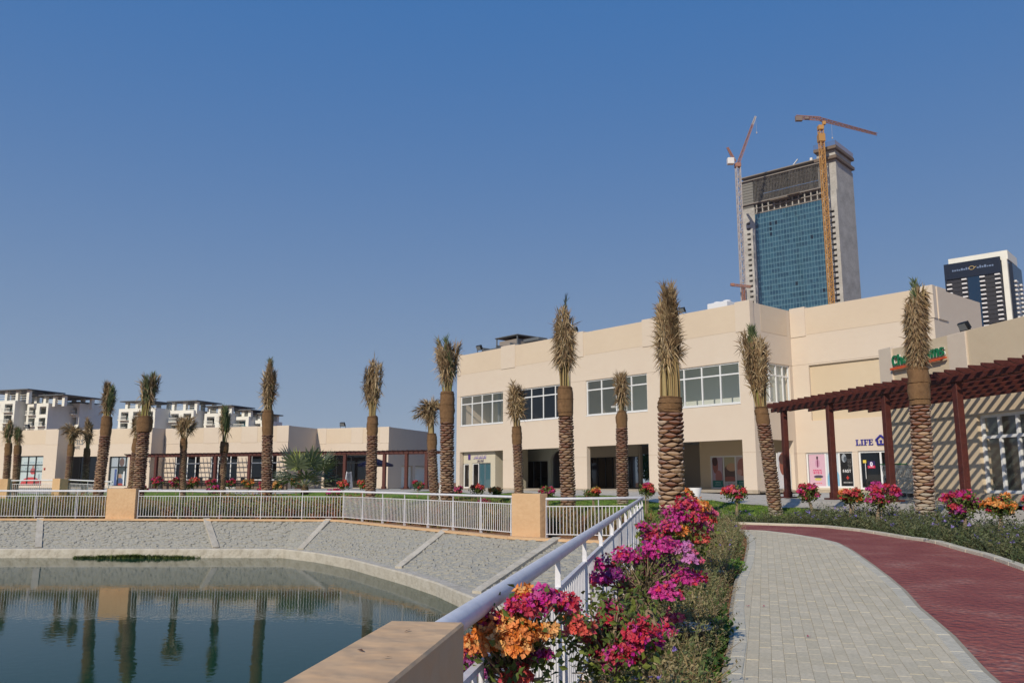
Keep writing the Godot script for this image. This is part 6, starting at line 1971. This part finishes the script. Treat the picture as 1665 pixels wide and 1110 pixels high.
func build_small_things() -> void:
	rng.seed = 140
	floodlight("black floodlight on the shop row's parapet left of the straw-coloured palm", left_at * Vector3(2.6, 5.4, -4.7), TURN_LEFT)
	floodlight("black floodlight on the shop row's parapet under the far left apartments", left_at * Vector3(-27.2, 5.4, 2.7), TURN_LEFT)
	floodlight("black floodlight on the mall roof near its left end", main_at * Vector3(-26.9, 11.44, -.2), TURN_MAIN, 1.2)
	floodlight("black floodlight on the mall roof behind the torn palm crown", main_at * Vector3(-15.3, 11.5, -.2), TURN_MAIN)
	floodlight("black floodlight on the mall roof left of the white roof plant", main_at * Vector3(-5.2, 11.44, -.2), TURN_MAIN, .9)
	floodlight("black floodlight at the end of the mall's high wall above the supermarket", right_at * Vector3(3.25, 5.0, -.5), TURN_RIGHT, .75)
	# grey plant room on the mall roof
	var r := thing("roof_plant_room", "small grey plant room with a flat canopy on the mall roof", "plant room", main_at * Vector3(-28.9, 10.85, -6), TURN_MAIN)
	var g := Geo.new(); g.bevel(Vector3(0, 1.2, 0), Vector3(2.6, 2.5, 2.0), .05); part("cabin_wall", g, mat(rgb(140, 132, 126), .8), r)
	g = Geo.new(); g.bevel(Vector3(0, 2.75, 0), Vector3(3.2, .1, 2.6), .03); part("canopy", g, M.dark_roof, r)
	for s in [[-1.45, 1.15], [1.45, 1.15], [-1.45, -1.15], [1.45, -1.15]]:
		g = Geo.new(); g.bevel(Vector3(s[0], 1.35, s[1]), Vector3(.1, 2.7, .1), .01); part("post", g, M.dark_roof, r)
	g = Geo.new(); g.bevel(Vector3(2.6, 2.2, 0), Vector3(2.0, .3, 1.2), .05); part("air_duct", g, M.dark_roof, r)
	r = thing("pipe_rack", "low dark pipe rack on the mall roof left of the plant room", "pipes", main_at * Vector3(-29.0, 11.9, -3), TURN_MAIN)
	g = Geo.new()
	for k in 3: g.tube([Vector3(-1.2, .3 + k * .1, -k * .3), Vector3(3.2, .3 + k * .1, -k * .3)], [.07, .07], 6)
	part("pipes", g, M.dark_roof, r, "stuff")
	g = Geo.new()
	for k in 3: g.span(Vector3(-1.0 + k * 1.9, -1.1, -.7), Vector3(-.9 + k * 1.9, .6, .1))
	part("rack_legs", g, M.dark_roof, r, "stuff")
	r = thing("roof_chiller", "white air conditioning plant with dark louvres on the mall roof before the tower", "roof plant", main_at * Vector3(-6.2, 10.75, -6), TURN_MAIN)
	g = Geo.new(); g.bevel(Vector3(0, 2.1, 0), Vector3(1.7, .6, 1.4), .05); part("casing", g, M.white_paint, r)
	for k in 2:
		g = Geo.new(); g.tube([Vector3(-.4 + k * .8, 2.38, 0), Vector3(-.4 + k * .8, 2.55, 0)], [.3, .28], 12); part("fan_cowl", g, M.white_paint, r)
	g = Geo.new(); g.bevel(Vector3(-.3, 1.15, .2), Vector3(2.8, 1.2, 1.6), .04); part("louvre_box", g, M.dark_roof, r)
	# white lamp post with a basket of curved ribs
	var l := thing("lamp_post", "white lamp post with a basket of curved ribs behind the stout green palm", "street lamp", Vector3(-3.4, h(-3.4, -41), -41))
	g = Geo.new(); g.tube([Vector3.ZERO, Vector3(0, .5, 0), Vector3(0, .55, 0), Vector3(.15, 6.3, 0)], [.11, .11, .07, .05], 10); part("pole", g, M.white_paint, l)
	for k in 10:
		var an := TAU * k / 10
		g = Geo.new()
		var pts := []; var rr := []
		for i in 9:
			var t := i / 8.0
			pts.push_back(Vector3(.25 + cos(an) * .55 * sin(t * PI * .8), 6.3 + t * 1.15 - .35 * t * t, sin(an) * .55 * sin(t * PI * .8))); rr.push_back(.018)
		g.tube(pts, rr, 5); part("rib", g, M.white_paint, l)
	# planter on the plaza
	var p := thing("planter", "white tapered planter urn on the plaza right of the thickest palm", "planter", Vector3(7.55, h(7.55, -35.5) + .01, -35.5))
	g = Geo.new()
	g.tube([Vector3(0, 0, 0), Vector3(0, .05, 0), Vector3(0, .06, 0), Vector3(0, .16, 0), Vector3(0, .62, 0), Vector3(0, .66, 0), Vector3(0, .6, 0)], [.27, .25, .14, .15, .29, .3, .25], 18)
	part("pot", g, M.white_paint, p)
	g = Geo.new(); g.tube([Vector3(0, .58, 0), Vector3(0, .61, 0)], [.25, .25], 14); part("potting_soil", g, M.soil, p)
	for q in [[-.27, -2.28, 1.0, "curled dry leaf on the nearest pier's top, closest to the handrail"], [-.345, -2.02, 2.4, "small dry twig of leaf in the middle of the nearest pier's top"], [-.275, -1.94, .4, "dry leaf at the shaded edge of the nearest pier's top"]]:
		var lf := thing("dry_leaf", q[3], "leaf", Vector3(q[0], 1.122, q[1]), q[2])
		g = Geo.new()
		g.col = lin(96, 66, 44)
		g.tri(Vector3(-.014, 0, 0), Vector3(.002, .004, .004), Vector3(.0, .002, -.004)); g.tri(Vector3(.002, .004, .004), Vector3(.014, .001, 0), Vector3(0, .002, -.004))
		part("leaf_blade", g, M.dry, lf)
	# shopping trolleys by the supermarket wall
	for k in 3:
		var t := thing("shopping_trolley", ["wire shopping trolley at the front of the nested row by the supermarket wall", "middle wire shopping trolley of the nested row by the supermarket wall", "wire shopping trolley pushed deepest into the nested row by the wall"][k], "shopping trolley", right_at * Vector3(1.75 - k * .3, .05, .75), TURN_RIGHT, "shopping trolleys by the supermarket")
		g = Geo.new()
		var c := [Vector3(-.42, .62, -.24), Vector3(.42, .55, -.2), Vector3(.42, .55, .2), Vector3(-.42, .62, .24)]
		var d := [Vector3(-.45, 1.0, -.28), Vector3(.48, .92, -.24), Vector3(.48, .92, .24), Vector3(-.45, 1.0, .28)]
		for i in 4:
			var j := (i + 1) % 4
			g.bar(c[i], c[j], .014, .014); g.bar(d[i], d[j], .018, .018); g.bar(c[i], d[i], .014, .014)
			for q in range(1, 12): g.bar((c[i] as Vector3).lerp(c[j], q / 12.0), (d[i] as Vector3).lerp(d[j], q / 12.0), .006, .006)
			for q in range(1, 4): g.bar((c[i] as Vector3).lerp(d[i], q / 4.0), (c[j] as Vector3).lerp(d[j], q / 4.0), .006, .006)
		for q in range(1, 8): g.bar((c[0] as Vector3).lerp(c[3], q / 8.0), (c[1] as Vector3).lerp(c[2], q / 8.0), .006, .006)
		part("basket", g, M.alu, t)
		g = Geo.new(); g.tube([Vector3(-.52, 1.04, -.27), Vector3(-.52, 1.04, .27)], [.018, .018], 8); part("handle", g, mat(rgb(30, 120, 70), .5), t)
		g = Geo.new()
		for s in [-.22, .22]:
			g.bar(Vector3(-.42, .62, s), Vector3(-.36, .14, s), .024, .024); g.bar(Vector3(-.36, .14, s), Vector3(.44, .14, s * .8), .024, .024); g.bar(Vector3(-.36, .2, s), Vector3(.42, .55, s * .9), .02, .02)
		part("frame", g, M.alu, t)
		for s in [[-.36, -.22], [-.36, .22], [.42, -.18], [.42, .18]]:
			g = Geo.new(); g.tube([Vector3(s[0], .065, s[1] - .015), Vector3(s[0], .065, s[1] + .015)], [.065, .065], 12); part("wheel", g, M.black, t)
	# outside the distant shops
	var um := thing("parasol", "dark blue parasol under the pergola between two distant posts", "parasol", left_at * Vector3(9.4, .02, 1.4), TURN_LEFT)
	g = Geo.new()
	for k in 8:
		var a0 := TAU * k / 8; var a1 := TAU * (k + 1) / 8
		g.tri(Vector3(0, 2.45, 0), Vector3(cos(a1) * 1.5, 1.95, sin(a1) * 1.5), Vector3(cos(a0) * 1.5, 1.95, sin(a0) * 1.5))
		g.quad(Vector3(cos(a0) * 1.5, 1.95, sin(a0) * 1.5), Vector3(cos(a1) * 1.5, 1.95, sin(a1) * 1.5), Vector3(cos(a1) * 1.5, 1.78, sin(a1) * 1.5), Vector3(cos(a0) * 1.5, 1.78, sin(a0) * 1.5))
	var nav := mat(rgb(30, 34, 70), .8); nav.cull_mode = BaseMaterial3D.CULL_DISABLED
	part("canopy", g, nav, um)
	g = Geo.new(); g.tube([Vector3.ZERO, Vector3(0, 2.4, 0)], [.03, .03], 6); part("pole", g, M.alu, um)
	var ab := thing("a_board", "white folding notice board standing beside the blue parasol", "sign board", left_at * Vector3(8.6, .02, 4.2), TURN_LEFT)
	g = Geo.new(); g.bar(Vector3(0, 0, .3), Vector3(0, 1.25, 0), .7, .04, Vector3.RIGHT); g.bar(Vector3(0, 0, -.3), Vector3(0, 1.25, -.02), .7, .04, Vector3.RIGHT); part("boards", g, M.white_paint, ab, "stuff")
	var ch: Node3D = null
	var k_ := 0
	for q in [[-12.4, 2.2, .3], [-11.3, 2.6, 2.2], [-9.6, 2.4, 1.2], [-8.9, 2.9, 4.0], [-7.0, 2.6, .2], [-6.0, 2.3, 3.3], [-5.2, 2.8, 1.9], [-3.6, 2.5, .6], [-2.7, 2.2, 2.7], [-1.6, 2.8, 4.4], [-.4, 2.4, 1.0], [1.0, 2.6, 2.6], [2.3, 2.3, .4]]:
		if ch == null:
			ch = thing("cafe_chair", "dark cafe chair on the terrace under the distant pergola", "chair", Vector3.ZERO, 0, "dark cafe chairs under the distant pergola")
			g = Geo.new(); g.bevel(Vector3(0, .45, 0), Vector3(.44, .05, .44), .01); part("seat", g, M.black, ch)
			g = Geo.new(); g.bevel(Vector3(0, .72, -.2), Vector3(.44, .42, .04), .01); part("backrest", g, M.black, ch)
			for s in [[-.18, -.18], [.18, -.18], [-.18, .18], [.18, .18]]:
				g = Geo.new(); g.bevel(Vector3(s[0], .22, s[1]), Vector3(.04, .44, .04), .005); part("leg", g, M.black, ch)
		else:
			ch = ch.duplicate()
			ch.name = numbered("cafe_chair")
			add_child(ch)
		ch.set_meta("label", "dark cafe chair under the distant pergola, " + ["at its far left end", "second from its left end", "left of the first window", "before the first window", "right of the first window", "before the entrance", "right of the entrance", "left of the last window", "before the last window", "right of the last window", "left of the fan palm", "behind the fan palm's left leaves", "behind the fan palm's trunk"][k_])
		k_ += 1
		ch.position = left_at * Vector3(q[0], .02, q[1]); ch.rotation.y = q[2]
	# trees behind the mall, seen through the passage
	for q in [[-21.5, -17.5, 3.6], [-17.5, -19.5, 4.2], [-24.5, -20.0, 4.6]]:
		var w: Vector3 = main_at * Vector3(q[0], 0, q[1])
		var tr := thing("garden_tree", "leafy tree behind the mall, %s through the dark passage" % ("nearest" if q[2] < 4 else ("largest" if q[2] > 4.4 else "middle one seen")), "tree", w, 0, "trees behind the mall")
		g = Geo.new(); g.col = lin(110, 92, 74); g.tube([Vector3.ZERO, Vector3(.1, 1.2, 0), Vector3(0, 2.4, .1)], [.14, .11, .06], 8)
		for k in 6: g.tube([Vector3(0, 1.4, 0), Vector3(cos(k * 1.1) * .7, 2.3, sin(k * 1.1) * .7), Vector3(cos(k * 1.1) * 1.3, 3.0, sin(k * 1.1) * 1.3)], [.06, .04, .02], 5)
		part("trunk", g, M.bark, tr)
		var where := []; var tint := []
		for k in 1500:
			var d := rnd_dir()
			var pos := Vector3(0, q[2] * .52, 0) + d * Vector3(1.9, q[2] * .45, 1.9) * pow(rng.randf(), .4)
			where.push_back(facing(rnd_dir(), pos, 1, 0)); tint.push_back(lin(92, 104, 46).lerp(lin(60, 78, 34), rng.randf()))
		copies("crown", leaf_mesh(.22, .3), M.leafy, tr, where, tint)

func _ready() -> void:
	var cam := Camera3D.new()
	cam.name = "camera"
	cam.fov = 43.9
	cam.position = Vector3(0, 1.5, 0)
	cam.rotation.x = .1651
	cam.far = 6000
	add_child(cam)
	cam.current = true
	var env := Environment.new()
	env.background_mode = Environment.BG_SKY
	var sm := ProceduralSkyMaterial.new()
	sm.sky_top_color = rgb(50, 108, 172)
	sm.sky_horizon_color = rgb(160, 176, 190)
	sm.sky_curve = .17
	sm.ground_bottom_color = rgb(120, 110, 96)
	sm.ground_horizon_color = rgb(150, 150, 150)
	sm.sun_angle_max = 12.0
	sm.energy_multiplier = 1.0
	var sky := Sky.new()
	sky.sky_material = sm
	env.sky = sky
	env.tonemap_mode = Environment.TONE_MAPPER_LINEAR
	env.tonemap_exposure = 1.0
	env.fog_enabled = true
	env.fog_density = .00007
	env.fog_light_color = rgb(186, 192, 206)
	env.sdfgi_enabled = true
	env.ssao_enabled = true
	env.ssil_enabled = true
	var we := WorldEnvironment.new()
	we.name = "world_environment"
	we.environment = env
	add_child(we)
	var sun := DirectionalLight3D.new()
	sun.name = "sun"
	sun.light_color = Color(1.0, .95, .865)
	sun.light_energy = 1.17
	sun.light_angular_distance = .5
	sun.shadow_enabled = true
	add_child(sun)
	# from behind the left shoulder, 29 degrees up
	sun.look_at_from_position(Vector3(-.47 * .855, .518, .883 * .855) * 50.0, Vector3.ZERO)
	make_materials()
	fill_heights()
	build_ground()
	build_pond()
	build_path()
	build_main_building()
	build_right_wing()
	build_left_wing()
	rng.seed = 70
	build_pergola("pergola", "long dark red timber pergola in front of the supermarket at right", right_at, TURN_RIGHT, [0.0, 2.78, 5.55, 8.34, 11.1], -.52, 13.5, .397, 4.5, .06, 3.09, [.5, 1.25, 2.0, 2.75, 3.45], .17)
	build_pergola("pergola", "low dark red pergola along the distant shop row at left", left_at, TURN_LEFT, [-13.2, -10.5, -7.8, -4.3, -.9, 4.0, 8.1, 11.6, 13.5, 15.2], -13.6, 15.4, .42, 4.5, .4, 2.96, [.9, 1.6, 2.3, 3.0, 3.6], .24)
	build_railings()
	build_palms()
	build_fan_palm()
	build_flowers()
	build_beds()
	build_tower()
	build_apartments()
	build_small_things()
